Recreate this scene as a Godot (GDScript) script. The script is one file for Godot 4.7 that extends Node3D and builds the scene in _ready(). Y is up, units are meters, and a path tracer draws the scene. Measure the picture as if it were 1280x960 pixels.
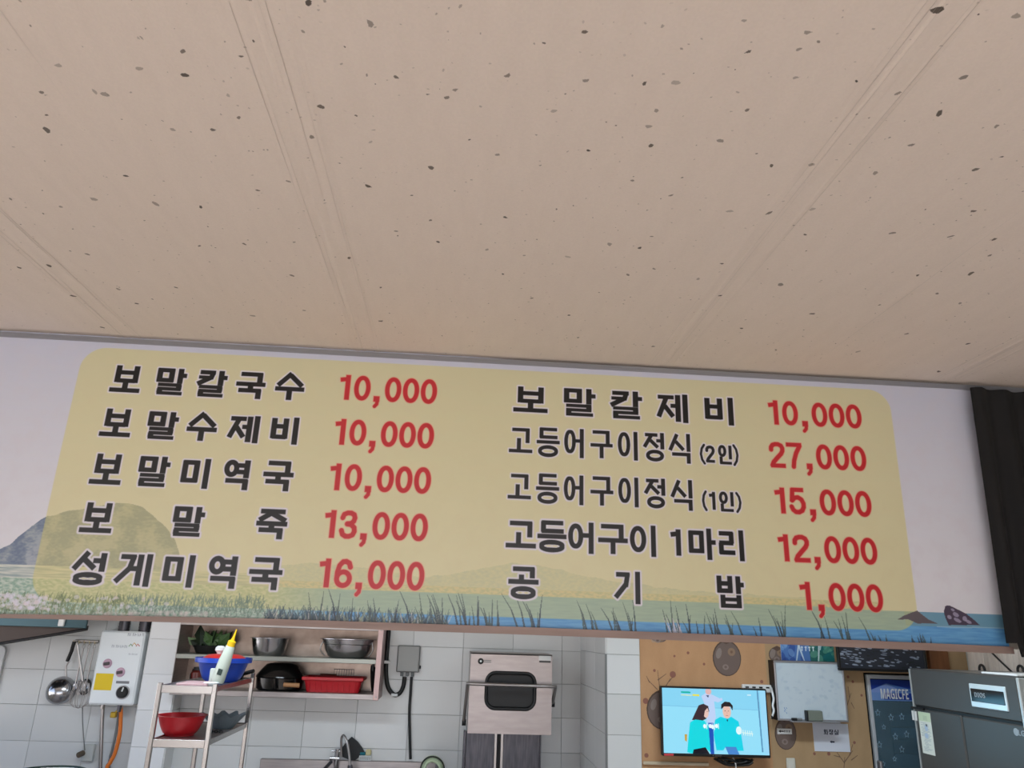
extends Node3D
# Snack restaurant: a printed menu banner over the serving opening, kitchen and television wall behind it.
const CAM := Vector3(0.0, 1.85, 0.0)
const F := 940.0          # focal length in pixels of the 1280 x 960 frame
const CEIL := 2.711       # ceiling height
const BAN := 2.35         # distance of the banner plane
const WALL := 6.43        # distance of the tiled kitchen wall
const LAMP := 3.3           # energy of an added kitchen lamp
const TVW := 5.37         # distance of the papered wall
var CB := Basis()
var O := Vector3.ZERO
var M := {}
var used := {}
var rng := RandomNumberGenerator.new()

func _ready():
	rng.seed = 7
	setup_view()
	materials()
	shell()
	kitchen_tiles()
	ceiling_paper()
	banner()
	curtain()
	added_lamp(Vector3(1.75, CEIL - .002, -3.75), "added unseen fluorescent ceiling lamp over the grey refrigerator's aisle")
	added_lamp(Vector3(-1.35, CEIL - .002, -4.1), "added unseen fluorescent ceiling lamp over the steel rack")
	hood_and_fridge_left()
	heater()
	utensils()
	shelf_unit()
	rack()
	sink_zone()
	dishwasher()
	tv_wall()
	cooler()
	big_fridge()

# ------------------------------------------------------------------ camera and light
func setup_view():
	var cam := Camera3D.new()
	cam.name = "camera"
	cam.position = CAM
	cam.rotation_degrees = Vector3(18.2496, -3.7328, 1.8843)
	cam.fov = rad_to_deg(2.0 * atan(480.0 / F))
	cam.near = 0.02
	add_child(cam)
	CB = Basis.from_euler(cam.rotation)
	var env := Environment.new()
	env.tonemap_mode = Environment.TONE_MAPPER_LINEAR
	env.tonemap_exposure = 1.09
	env.sdfgi_enabled = true
	env.ssao_enabled = true
	env.ssil_enabled = true
	var sky := Sky.new()
	var sm := ProceduralSkyMaterial.new()
	sm.sky_top_color = Color(0.66, 0.78, 0.96)
	sm.sky_horizon_color = Color(0.86, 0.92, 1.0)
	sm.ground_horizon_color = Color(0.84, 0.83, 0.83)
	sm.ground_bottom_color = Color(0.80, 0.78, 0.77)
	sm.sky_energy_multiplier = 1.45
	sm.ground_energy_multiplier = 2.2
	sky.sky_material = sm
	env.background_mode = Environment.BG_SKY
	env.sky = sky
	var we := WorldEnvironment.new()
	we.name = "world_environment"
	we.environment = env
	add_child(we)
	var sun := DirectionalLight3D.new()
	sun.name = "sun"
	sun.light_color = Color(1.0, 0.95, 0.88)
	sun.light_energy = 2.2
	sun.light_angular_distance = 1.0
	sun.shadow_enabled = true
	sun.look_at_from_position(Vector3.ZERO, Vector3(0.12, -0.62, -0.80), Vector3.UP)
	add_child(sun)

# ------------------------------------------------------------------ pixel to place
func ray(px, py) -> Vector3:
	return CB * Vector3((px - 640.0) / F, -(py - 480.0) / F, -1.0)
func U(px, py) -> Vector2:
	var w := ray(px, py)
	return Vector2(w.x / -w.z, w.y / -w.z)
func P(px, py, d) -> Vector3:            # on the plane d metres in front, parallel to the walls
	var u := U(px, py)
	return CAM + Vector3(u.x * d, u.y * d, -d)
func PX(px, py, x) -> Vector3:           # on the plane of a thing that faces left
	var u := U(px, py)
	var d: float = x / u.x
	return CAM + Vector3(x, u.y * d, -d)
func PC(px, py) -> Vector3:              # on the ceiling
	var w := ray(px, py)
	return CAM + w * ((CEIL - CAM.y) / w.y)

# ------------------------------------------------------------------ naming
func numbered(n: String) -> String:
	if not used.has(n):
		used[n] = 0
		return n
	used[n] += 1
	return n + "_%03d" % used[n]
func thing(called, label, category, at: Vector3, group = ""):
	var o := Node3D.new()
	o.name = numbered(called)
	o.position = at
	o.set_meta("label", label)
	o.set_meta("category", category)
	if group != "":
		o.set_meta("group", group)
	add_child(o, true)
	O = at
	return o
func structure(called, at: Vector3):
	var o := Node3D.new()
	o.name = numbered(called)
	o.position = at
	o.set_meta("kind", "structure")
	add_child(o, true)
	O = at
	return o
func nb() -> SurfaceTool:
	var st := SurfaceTool.new()
	st.begin(Mesh.PRIMITIVE_TRIANGLES)
	st.set_smooth_group(-1)
	return st
func put(st: SurfaceTool, called, mat, parent, label = ""):
	st.generate_normals()
	var mi := MeshInstance3D.new()
	mi.name = called
	mi.mesh = st.commit()
	mi.material_override = mat
	parent.add_child(mi, true)
	if label != "":
		mi.set_meta("label", label)
	return mi

# ------------------------------------------------------------------ shapes (world coordinates, O is taken off)
func tri(st: SurfaceTool, a: Vector3, b: Vector3, c: Vector3):
	st.add_vertex(a - O); st.add_vertex(b - O); st.add_vertex(c - O)
func tri_out(st: SurfaceTool, a: Vector3, b: Vector3, c: Vector3, ctr: Vector3):
	var n := (b - a).cross(c - a)
	if n.dot((a + b + c) / 3.0 - ctr) > 0.0:
		tri(st, a, c, b)
	else:
		tri(st, a, b, c)
func quad_out(st: SurfaceTool, a: Vector3, b: Vector3, c: Vector3, d: Vector3, ctr: Vector3):
	tri_out(st, a, b, c, ctr)
	tri_out(st, a, c, d, ctr)
func cb(st: SurfaceTool, c: Vector3, s: Vector3, b := 0.003, bs := Basis()):
	st.set_smooth_group(-1)
	var h := s * 0.5
	b = min(b, min(h.x, min(h.y, h.z)) * 0.6)
	for ax in 3:
		var a1 := (ax + 1) % 3
		var a2 := (ax + 2) % 3
		for sg in [-1.0, 1.0]:
			var q := []
			for k in [[-1.0, -1.0], [1.0, -1.0], [1.0, 1.0], [-1.0, 1.0]]:
				var v := Vector3.ZERO
				v[ax] = sg * h[ax]
				v[a1] = k[0] * (h[a1] - b)
				v[a2] = k[1] * (h[a2] - b)
				q.append(c + bs * v)
			quad_out(st, q[0], q[1], q[2], q[3], c)
		for s1 in [-1.0, 1.0]:
			for s2 in [-1.0, 1.0]:
				var q2 := []
				for k in [[-1.0, 0], [1.0, 0], [1.0, 1], [-1.0, 1]]:
					var v := Vector3.ZERO
					v[ax] = k[0] * (h[ax] - b)
					v[a1] = s1 * (h[a1] - (b if k[1] == 1 else 0.0))
					v[a2] = s2 * (h[a2] - (0.0 if k[1] == 1 else b))
					q2.append(c + bs * v)
				quad_out(st, q2[0], q2[1], q2[2], q2[3], c)
	for sx in [-1.0, 1.0]:
		for sy in [-1.0, 1.0]:
			for sz in [-1.0, 1.0]:
				var p := Vector3(sx, sy, sz)
				tri_out(st, c + bs * (p * Vector3(h.x, h.y - b, h.z - b)), c + bs * (p * Vector3(h.x - b, h.y, h.z - b)), c + bs * (p * Vector3(h.x - b, h.y - b, h.z)), c)
func bx(st: SurfaceTool, x0, x1, y0, y1, z0, z1, b := 0.003):
	cb(st, Vector3((x0 + x1) * 0.5, (y0 + y1) * 0.5, (z0 + z1) * 0.5), Vector3(abs(x1 - x0), abs(y1 - y0), abs(z1 - z0)), b)
func tube(st: SurfaceTool, pts: Array, r, n := 8, r2 = -1.0):
	st.set_smooth_group(0)
	var rings := []
	var up := Vector3.UP
	var prev := Vector3.ZERO
	for i in pts.size():
		var a: Vector3 = pts[max(i - 1, 0)]
		var b: Vector3 = pts[min(i + 1, pts.size() - 1)]
		var t := (b - a).normalized()
		if i == 0:
			prev = t.cross(Vector3.UP)
			if prev.length() < 0.1:
				prev = t.cross(Vector3.RIGHT)
		var e1 := (prev - t * prev.dot(t)).normalized()
		prev = e1
		var e2 := t.cross(e1)
		var rr: float = r if r2 < 0.0 else lerp(float(r), float(r2), float(i) / (pts.size() - 1))
		var ring := []
		for k in n:
			var an := TAU * k / n
			ring.append((pts[i] as Vector3) + (e1 * cos(an) + e2 * sin(an)) * rr)
		rings.append(ring)
	for i in rings.size() - 1:
		var ctr: Vector3 = ((pts[i] as Vector3) + (pts[i + 1] as Vector3)) * 0.5
		for k in n:
			quad_out(st, rings[i][k], rings[i][(k + 1) % n], rings[i + 1][(k + 1) % n], rings[i + 1][k], ctr)
	st.set_smooth_group(-1)
	var mid: Vector3 = ((pts[0] as Vector3) + (pts[1] as Vector3)) * 0.5
	var last := pts.size() - 1
	var mid2: Vector3 = ((pts[last] as Vector3) + (pts[last - 1] as Vector3)) * 0.5
	for k in n:
		tri_out(st, pts[0], rings[0][k], rings[0][(k + 1) % n], mid)
		tri_out(st, pts[last], rings[last][k], rings[last][(k + 1) % n], mid2)
func smooth(pts: Array, per := 6) -> Array:
	var c := Curve3D.new()
	for i in pts.size():
		var a: Vector3 = pts[max(i - 1, 0)]
		var b: Vector3 = pts[min(i + 1, pts.size() - 1)]
		var t := (b - a) / 6.0
		c.add_point(pts[i], -t, t)
	var o := []
	for i in pts.size() - 1:
		for k in per:
			o.append(c.sample(i, float(k) / per))
	o.append(pts[pts.size() - 1])
	return o
func lathe(st: SurfaceTool, base: Vector3, prof: Array, n := 32, bs := Basis(), sq := 0.0):
	# prof: Vector2(radius, height) from one end to the other; sq flattens the round
	var grp := 0
	for i in prof.size() - 1:
		if i > 0:
			var d0: Vector2 = (prof[i] - prof[i - 1])
			var d1: Vector2 = (prof[i + 1] - prof[i])
			if d0.length() > 0.0001 and d1.length() > 0.0001 and abs(d0.angle_to(d1)) > 0.7:
				grp += 1
		st.set_smooth_group(grp)
		for k in n:
			var a0 := TAU * k / n
			var a1 := TAU * (k + 1) / n
			var q := []
			for e in [[i, a0], [i, a1], [i + 1, a1], [i + 1, a0]]:
				var p: Vector2 = prof[e[0]]
				q.append(base + bs * Vector3(p.x * cos(e[1]), p.y, p.x * sin(e[1]) * (1.0 - sq)))
			var dir: Vector2 = prof[i + 1] - prof[i]
			var nn: Vector2 = Vector2(dir.y, -dir.x)
			var am := (a0 + a1) * 0.5
			var mid: Vector3 = (q[0] + q[1] + q[2] + q[3]) / 4.0
			var outw: Vector3 = bs * Vector3(nn.x * cos(am), nn.y, nn.x * sin(am))
			if prof[i].x > 0.00001:
				tri_out(st, q[0], q[1], q[2], mid - outw)
			if prof[i + 1].x > 0.00001:
				tri_out(st, q[0], q[2], q[3], mid - outw)
	st.set_smooth_group(-1)
func extrude(st: SurfaceTool, poly: PackedVector2Array, org: Vector3, ex: Vector3, ey: Vector3, depth: Vector3):
	# a flat outline in the plane ex, ey, thick by depth
	st.set_smooth_group(-1)
	var idx := Geometry2D.triangulate_polygon(poly)
	var ctr := Vector3.ZERO
	var fr := []
	for p in poly:
		fr.append(org + ex * p.x + ey * p.y)
		ctr += fr[fr.size() - 1]
	ctr = ctr / poly.size() + depth * 0.5
	for i in range(0, idx.size(), 3):
		var a: Vector3 = fr[idx[i]]
		var b: Vector3 = fr[idx[i + 1]]
		var c: Vector3 = fr[idx[i + 2]]
		tri_out(st, a, b, c, (a + b + c) / 3.0 + depth)
		tri_out(st, a + depth, b + depth, c + depth, (a + b + c) / 3.0)
	var ccw := not Geometry2D.is_polygon_clockwise(poly)
	for i in fr.size():
		var a: Vector3 = fr[i]
		var b: Vector3 = fr[(i + 1) % fr.size()]
		var pa: Vector2 = poly[i]
		var pb: Vector2 = poly[(i + 1) % fr.size()]
		var nn := Vector2(pb.y - pa.y, pa.x - pb.x) * (1.0 if ccw else -1.0)
		var inw := (a + b + depth) * 0.5 - (ex * nn.x + ey * nn.y)
		quad_out(st, a, b, b + depth, a + depth, inw)
func rrect(x0, y0, x1, y1, r, n := 5) -> PackedVector2Array:
	var o := PackedVector2Array()
	for q in [[x1 - r, y1 - r, 0.0], [x0 + r, y1 - r, 90.0], [x0 + r, y0 + r, 180.0], [x1 - r, y0 + r, 270.0]]:
		for k in n + 1:
			var a := deg_to_rad(q[2] + 90.0 * k / n)
			o.append(Vector2(q[0] + r * cos(a), q[1] + r * sin(a)))
	return o
func uvsheet(st: SurfaceTool, tl: Vector3, tr: Vector3, br: Vector3, bl: Vector3):   # a printed face, its picture upright
	st.set_smooth_group(-1)
	for e in [[tl, 0, 0], [tr, 1, 0], [br, 1, 1], [tl, 0, 0], [br, 1, 1], [bl, 0, 1]]:
		st.set_uv(Vector2(e[1], e[2]))
		st.add_vertex((e[0] as Vector3) - O)
func facing(st: SurfaceTool, a: Vector3, b: Vector3):     # printed face between the top left and bottom right corners, facing the room
	uvsheet(st, a, Vector3(b.x, a.y, a.z), b, Vector3(a.x, b.y, a.z))
func caption(parent, at: Vector3, w: float, h: float, n: int, ink: Color, ground: Color):   # a line of print too small to read
	var img := new_img(n * 12, 16, ground)
	for k in n:
		fline(img, Vector2(k * 12 + 3, 2), Vector2(k * 12 + 3, 14), 2.4, ink)
		if k % 3 != 1:
			fline(img, Vector2(k * 12 + 3, 3 + (k * 5) % 10), Vector2(k * 12 + 10, 3 + (k * 5) % 10), 2.4, ink)
		if k % 2 == 0:
			fline(img, Vector2(k * 12 + 9, 5), Vector2(k * 12 + 9, 14), 2.4, ink)
	var st := nb()
	facing(st, at + Vector3(-w * .5, h * .5, 0), at + Vector3(w * .5, -h * .5, 0))
	put(st, "caption_print", printed(img, .4), parent)
func lettering(parent, text, at: Vector3, height, width, mat, bs := Basis(), bold := true, called := "lettering"):
	var tm := TextMesh.new()
	var sf := SystemFont.new()
	sf.font_names = PackedStringArray(["Droid Sans"])
	sf.font_weight = 700 if bold else 400
	tm.font = sf
	tm.text = text
	tm.font_size = 64
	tm.pixel_size = 0.01
	tm.depth = 0.05
	tm.curve_step = 2.0
	var bb := tm.get_aabb()
	var mi := MeshInstance3D.new()
	mi.name = called
	mi.mesh = tm
	mi.material_override = mat
	var sx: float = width / max(bb.size.x, 0.001)
	var sy: float = height / max(bb.size.y, 0.001)
	mi.transform = Transform3D(bs * Basis.from_scale(Vector3(sx, sy, 0.02)), at - O - bs * Vector3(bb.get_center().x * sx, bb.get_center().y * sy, 0.0))
	parent.add_child(mi, true)
	return mi

# ------------------------------------------------------------------ flat print
func spans(pts: PackedVector2Array, y: float) -> Array:
	var xs := []
	for i in pts.size():
		var a := pts[i]
		var b := pts[(i + 1) % pts.size()]
		if (a.y <= y and b.y > y) or (b.y <= y and a.y > y):
			xs.append(a.x + (y - a.y) / (b.y - a.y) * (b.x - a.x))
	xs.sort()
	return xs
func fpoly(img: Image, pts: PackedVector2Array, col: Color, a := 1.0):
	var lo := 1e9
	var hi := -1e9
	for p in pts:
		lo = min(lo, p.y)
		hi = max(hi, p.y)
	for y in range(max(0, int(floor(lo))), min(img.get_height(), int(ceil(hi)) + 1)):
		var xs := spans(pts, y + 0.5)
		for k in range(0, xs.size() - 1, 2):
			var x0 := int(max(0.0, round(xs[k])))
			var x1 := int(min(float(img.get_width()), round(xs[k + 1])))
			if x1 <= x0:
				continue
			if a >= 0.999:
				img.fill_rect(Rect2i(x0, y, x1 - x0, 1), col)
			else:
				for x in range(x0, x1):
					img.set_pixel(x, y, img.get_pixel(x, y).lerp(col, a))
func fell(img: Image, c: Vector2, rx, ry, col: Color, a := 1.0, rot := 0.0):
	var p := PackedVector2Array()
	for k in 24:
		p.append(c + Vector2(rx * cos(TAU * k / 24.0), ry * sin(TAU * k / 24.0)).rotated(rot))
	fpoly(img, p, col, a)
func fline(img: Image, p0: Vector2, p1: Vector2, w, col: Color, a := 1.0, w2 = -1.0):
	var n := (p1 - p0).normalized().orthogonal()
	var wb: float = w if w2 < 0.0 else w2
	fpoly(img, PackedVector2Array([p0 + n * w * 0.5, p1 + n * wb * 0.5, p1 - n * wb * 0.5, p0 - n * w * 0.5]), col, a)
func tex(img: Image) -> ImageTexture:
	return ImageTexture.create_from_image(img)
func new_img(w, h, c: Color) -> Image:
	var i := Image.create(w, h, false, Image.FORMAT_RGB8)
	i.fill(c)
	return i
# strokes: h x0 x1 y, v x y0 y1, l x0 y0 x1 y1, o cx cy rx ry (outer radii), p a rounded line
func glyph_of(c: String) -> Array:
	match c:
		"보": return [["v", .2, 0, .64], ["v", .8, 0, .64], ["h", .2, .8, .26], ["h", .2, .8, .57], ["v", .5, .57, .95], ["h", 0, 1, .93]]
		"말": return [["v", .09, .02, .52], ["v", .49, .02, .52], ["h", .01, .57, .08], ["h", .01, .57, .46], ["v", .79, 0, .56], ["h", .79, 1, .26], ["h", .08, .87, .63, .8], ["v", .79, .63, .79], ["h", .08, .87, .785, .8], ["v", .16, .785, .94], ["h", .08, .92, .945, .8]]
		"칼": return [["h", .06, .58, .08], ["l", .5, .08, .44, .3], ["l", .46, .26, .03, .52], ["h", .03, .47, .27, .8], ["v", .79, 0, .56], ["h", .79, 1, .26], ["h", .08, .87, .63, .8], ["v", .79, .63, .79], ["h", .08, .87, .785, .8], ["v", .16, .785, .94], ["h", .08, .92, .945, .8]]
		"국": return [["h", .13, .87, .07], ["v", .79, .02, .4], ["h", 0, 1, .45], ["v", .5, .45, .7], ["h", .1, .87, .69], ["v", .79, .65, 1]]
		"수": return [["l", .5, 0, .1, .44], ["l", .5, .06, .9, .44], ["h", 0, 1, .58], ["v", .5, .58, 1]]
		"제": return [["h", .03, .55, .12], ["l", .31, .12, .05, .8], ["l", .26, .45, .5, .78], ["h", .44, .7, .42], ["v", .68, .03, .97], ["v", .92, 0, 1]]
		"비": return [["v", .09, .05, .8], ["v", .53, .05, .8], ["h", .09, .53, .35], ["h", .05, .57, .74], ["v", .91, 0, 1]]
		"미": return [["v", .1, .08, .8], ["v", .52, .08, .8], ["h", .02, .6, .14], ["h", .02, .6, .74], ["v", .9, 0, 1]]
		"역": return [["o", .27, .29, .27, .29], ["h", .48, .84, .18], ["h", .48, .84, .4], ["v", .83, 0, .6], ["h", .1, .91, .7], ["v", .83, .66, 1]]
		"죽": return [["h", .1, .9, .06], ["l", .54, .06, .1, .36], ["l", .46, .12, .92, .36], ["h", 0, 1, .48], ["v", .5, .48, .7], ["h", .1, .87, .7], ["v", .79, .66, 1]]
		"성": return [["l", .36, 0, .03, .5], ["l", .3, .22, .6, .47], ["h", .55, .84, .24], ["v", .84, 0, .57], ["o", .48, .8, .42, .2]]
		"게": return [["h", .07, .52, .1], ["l", .45, .08, .37, .48], ["l", .4, .42, .03, .86], ["h", .4, .66, .46], ["v", .66, .02, .97], ["v", .92, 0, 1]]
		"고": return [["h", .12, .86, .07], ["v", .79, .02, .6], ["v", .42, .42, .93], ["h", 0, 1, .93]]
		"등": return [["h", .14, .88, .06], ["v", .2, .02, .36], ["h", .14, .9, .33], ["h", 0, 1, .5], ["o", .5, .81, .43, .2]]
		"어": return [["o", .28, .45, .29, .4], ["h", .52, .88, .42], ["v", .88, 0, 1]]
		"구": return [["h", .1, .86, .07], ["v", .78, .02, .52], ["h", 0, 1, .54], ["v", .5, .54, 1]]
		"이": return [["o", .3, .45, .31, .42], ["v", .89, 0, 1]]
		"정": return [["h", .05, .64, .08], ["l", .36, .08, .02, .5], ["l", .31, .28, .63, .5], ["h", .58, .85, .28], ["v", .86, 0, .57], ["o", .5, .8, .42, .2]]
		"식": return [["l", .34, .04, .02, .56], ["l", .29, .28, .62, .54], ["v", .87, 0, .6], ["h", .1, .95, .7], ["v", .86, .66, 1]]
		"마": return [["v", .09, .1, .78], ["v", .48, .1, .78], ["h", .02, .56, .15], ["h", .02, .56, .73], ["v", .76, 0, 1], ["h", .76, 1, .44]]
		"리": return [["h", .03, .58, .12], ["v", .51, .08, .44], ["h", .03, .58, .43], ["v", .1, .43, .78], ["h", .03, .64, .74], ["v", .9, 0, 1]]
		"공": return [["h", .14, .86, .06], ["v", .79, .02, .34], ["v", .43, .24, .46], ["h", 0, 1, .46], ["o", .5, .8, .41, .2]]
		"기": return [["h", .04, .58, .1], ["l", .5, .08, .42, .46], ["l", .45, .38, .03, .8], ["v", .9, 0, 1]]
		"밥": return [["v", .09, 0, .53], ["v", .49, 0, .53], ["h", .09, .49, .24], ["h", .02, .56, .47], ["v", .79, 0, .56], ["h", .79, 1, .27], ["v", .2, .6, 1], ["v", .79, .6, 1], ["h", .2, .79, .74, .8], ["h", .13, .86, .94, .9]]
		"인": return [["o", .3, .3, .29, .31], ["v", .87, 0, .72], ["v", .2, .6, .97], ["h", .12, .95, .93]]
		"화": return [["h", .2, .5, .05], ["h", .05, .65, .2], ["o", .35, .45, .24, .18], ["v", .35, .6, .85], ["h", 0, .7, .84], ["v", .82, 0, 1], ["h", .82, 1, .5]]
		"장": return [["h", .05, .62, .08], ["l", .36, .08, .02, .5], ["l", .31, .28, .63, .5], ["v", .79, 0, .57], ["h", .79, 1, .28], ["o", .5, .8, .4, .2]]
		"실": return [["l", .34, .04, .02, .5], ["l", .29, .28, .62, .5], ["v", .87, 0, .55], ["h", .1, .92, .63, .8], ["v", .84, .63, .79], ["h", .1, .92, .785, .8], ["v", .18, .785, .94], ["h", .1, .96, .945, .8]]
		"0": return [["o", .5, .5, .5, .5]]
		"1": return [["v", .78, 0, 1], ["l", .08, .2, .78, .16]]
		"2": return [["p", .13, .3, .14, .2, .24, .11, .42, .075, .6, .075, .78, .13, .86, .23, .85, .34, .76, .45, .5, .62, .24, .8, .15, .93], ["h", .06, 1, .935]]
		"3": return [["p", .13, .26, .2, .13, .4, .075, .6, .075, .78, .13, .84, .25, .78, .38, .62, .46, .42, .47], ["p", .42, .48, .66, .5, .84, .6, .87, .74, .78, .87, .58, .925, .38, .925, .2, .86, .12, .72]]
		"5": return [["h", .16, .92, .06], ["l", .24, .03, .17, .5], ["p", .18, .48, .34, .37, .56, .355, .76, .43, .87, .58, .87, .72, .76, .86, .56, .925, .36, .92, .2, .84, .12, .72]]
		"6": return [["p", .86, .27, .78, .13, .6, .075, .42, .09, .24, .22, .15, .45, .14, .65], ["o", .5, .68, .5, .32]]
		"7": return [["h", 0, 1, .065], ["p", .88, .1, .62, .4, .46, .7, .4, .95]]
		",": return [["v", .55, 0, .5, 1.6], ["p", .72, .45, .66, .72, .3, .93]]
		"(": return [["p", .85, .03, .45, .22, .28, .5, .45, .78, .85, .97]]
		")": return [["p", .15, .03, .55, .22, .72, .5, .55, .78, .15, .97]]
	return []
func draw_glyph(img: Image, c: String, r: Rect2, vw: float, hw: float, col: Color, ow := 0.0, ocol := Color.WHITE):
	# r in pixels; vw, hw thickness in pixels of upright and level strokes
	var prim := []
	for s in glyph_of(c):
		match s[0]:
			"h":
				var k: float = s[4] if s.size() > 4 else 1.0
				prim.append([0, Vector2(r.position.x + (s[1] + s[2]) * 0.5 * r.size.x, r.position.y + s[3] * r.size.y), Vector2((s[2] - s[1]) * 0.5 * r.size.x, hw * 0.5 * k), Vector2(1, 0)])
			"v":
				var k: float = s[4] if s.size() > 4 else 1.0
				prim.append([0, Vector2(r.position.x + s[1] * r.size.x, r.position.y + (s[2] + s[3]) * 0.5 * r.size.y), Vector2(vw * 0.5 * k, (s[3] - s[2]) * 0.5 * r.size.y), Vector2(1, 0)])
			"l":
				var a: Vector2 = r.position + Vector2(s[1], s[2]) * r.size
				var b: Vector2 = r.position + Vector2(s[3], s[4]) * r.size
				prim.append([0, (a + b) * 0.5, Vector2((b - a).length() * 0.5 + vw * 0.12, (vw + hw) * 0.25), (b - a).normalized()])
			"o":
				var w := (vw + hw) * 0.25
				prim.append([1, r.position + Vector2(s[1], s[2]) * r.size, Vector2(s[3] * r.size.x - w, s[4] * r.size.y - w), w])
			"p":
				for i in range(1, s.size() - 3, 2):
					var a: Vector2 = r.position + Vector2(s[i], s[i + 1]) * r.size
					var b: Vector2 = r.position + Vector2(s[i + 2], s[i + 3]) * r.size
					prim.append([2, a, b - a, (vw + hw) * 0.25])
	var m := ow + 3.0
	for y in range(max(0, int(r.position.y - m - 2)), min(img.get_height(), int(r.end.y + m + 2))):
		for x in range(max(0, int(r.position.x - m - 2)), min(img.get_width(), int(r.end.x + m + 2))):
			var q := Vector2(x + 0.5, y + 0.5)
			var d := 1e9
			for p in prim:
				var e: Vector2 = q - p[1]
				var dd := 0.0
				if p[0] == 0:
					var ax: Vector2 = p[3]
					var hh: Vector2 = p[2]
					var dx: float = abs(e.dot(ax)) - hh.x
					var dy: float = abs(e.cross(ax)) - hh.y
					dd = max(dx, dy) if (dx < 0.0 or dy < 0.0) else sqrt(dx * dx + dy * dy)
				elif p[0] == 1:
					var rr: Vector2 = p[2]
					var k1 := (e / rr).length()
					var k2 := (e / (rr * rr)).length()
					dd = (abs(k1 * (k1 - 1.0) / k2) if k2 > 0.00001 else min(rr.x, rr.y)) - p[3]
				else:
					var v: Vector2 = p[2]
					var t: float = clamp(e.dot(v) / max(v.length_squared(), 0.0001), 0.0, 1.0)
					dd = (e - v * t).length() - p[3]
				if dd < d:
					d = dd
			if d < ow + 1.0:
				var cc := img.get_pixel(x, y)
				if ow > 0.0:
					cc = cc.lerp(ocol, clamp(0.5 - (d - ow) * 0.6, 0.0, 1.0))
				cc = cc.lerp(col, clamp(0.5 - d, 0.0, 1.0))
				img.set_pixel(x, y, cc)

# ------------------------------------------------------------------ materials
func sm(c: Color, rough := 0.6, metal := 0.0) -> StandardMaterial3D:
	var m := StandardMaterial3D.new()
	m.albedo_color = c
	m.roughness = rough
	m.metallic = metal
	return m
func grain(m: StandardMaterial3D, c0: Color, c1: Color, freq: float, sc: Vector3, oct := 4) -> StandardMaterial3D:
	var n := FastNoiseLite.new()
	n.seed = 11 + int(freq * 1000)
	n.frequency = freq
	n.fractal_octaves = oct
	var t := NoiseTexture2D.new()
	t.width = 256
	t.height = 256
	t.seamless = true
	t.noise = n
	var g := Gradient.new()
	g.set_color(0, c0)
	g.set_color(1, c1)
	t.color_ramp = g
	m.albedo_color = Color.WHITE
	m.albedo_texture = t
	m.uv1_triplanar = true
	m.uv1_world_triplanar = true
	m.uv1_scale = sc
	return m
func printed(img: Image, rough := 0.6) -> StandardMaterial3D:
	var m := sm(Color.WHITE, rough)
	m.albedo_texture = tex(img)
	m.texture_filter = BaseMaterial3D.TEXTURE_FILTER_LINEAR
	return m
func materials():
	M.plaster = sm(Color(.78, .76, .72), .9)
	M.grout = sm(Color(.60, .60, .59), .9)
	M.tiles = []
	for k in 4:
		M.tiles.append(sm(Color(.80 + .012 * k, .805 + .012 * k, .80 + .013 * k), .22))
	M.tile_lit = [sm(Color(.90, .905, .91), .22), sm(Color(.915, .92, .925), .22)]  # same tile, stronger light on the column front put into a paler colour
	M.floor = grain(sm(Color.WHITE, .45), Color(.66, .62, .60), Color(.74, .70, .675), .02, Vector3(.5, .5, 3))
	M.steel = sm(Color(.66, .64, .63), .30, .95)
	M.steel_soft = grain(sm(Color.WHITE, .42, .9), Color(.64, .61, .60), Color(.72, .69, .68), .03, Vector3(.6, 8, .6))
	M.steel_dark = grain(sm(Color.WHITE, .38, .9), Color(.30, .30, .32), Color(.40, .39, .41), .03, Vector3(6, .6, 6))
	M.bowl = sm(Color(.72, .72, .73), .20, 1.0)
	M.alu = sm(Color(.70, .70, .72), .35, .8)
	M.white = sm(Color(.86, .87, .87), .30)
	M.white_matte = sm(Color(.84, .84, .83), .7)
	M.black = sm(Color(.025, .025, .028), .5)
	M.black_gloss = sm(Color(.02, .02, .022), .12)
	M.grey = sm(Color(.45, .46, .46), .5)
	M.woodtrim = grain(sm(Color.WHITE, .55), Color(.54, .46, .43), Color(.61, .53, .50), .015, Vector3(.7, 6, 6))
	M.blue = sm(Color(.07, .24, .66), .35)
	M.red = sm(Color(.72, .08, .13), .35)
	M.redlid = sm(Color(.72, .12, .12), .4)
	M.yellow = sm(Color(.90, .72, .05), .45)
	M.orange = sm(Color(.86, .45, .12), .5)
	M.curtain = sm(Color(.045, .047, .056), .85)
	M.leaf = sm(Color(.24, .36, .16), .6)
	M.leaf2 = sm(Color(.50, .58, .42), .6)
	M.leaf3 = sm(Color(.12, .17, .09), .6)

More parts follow.
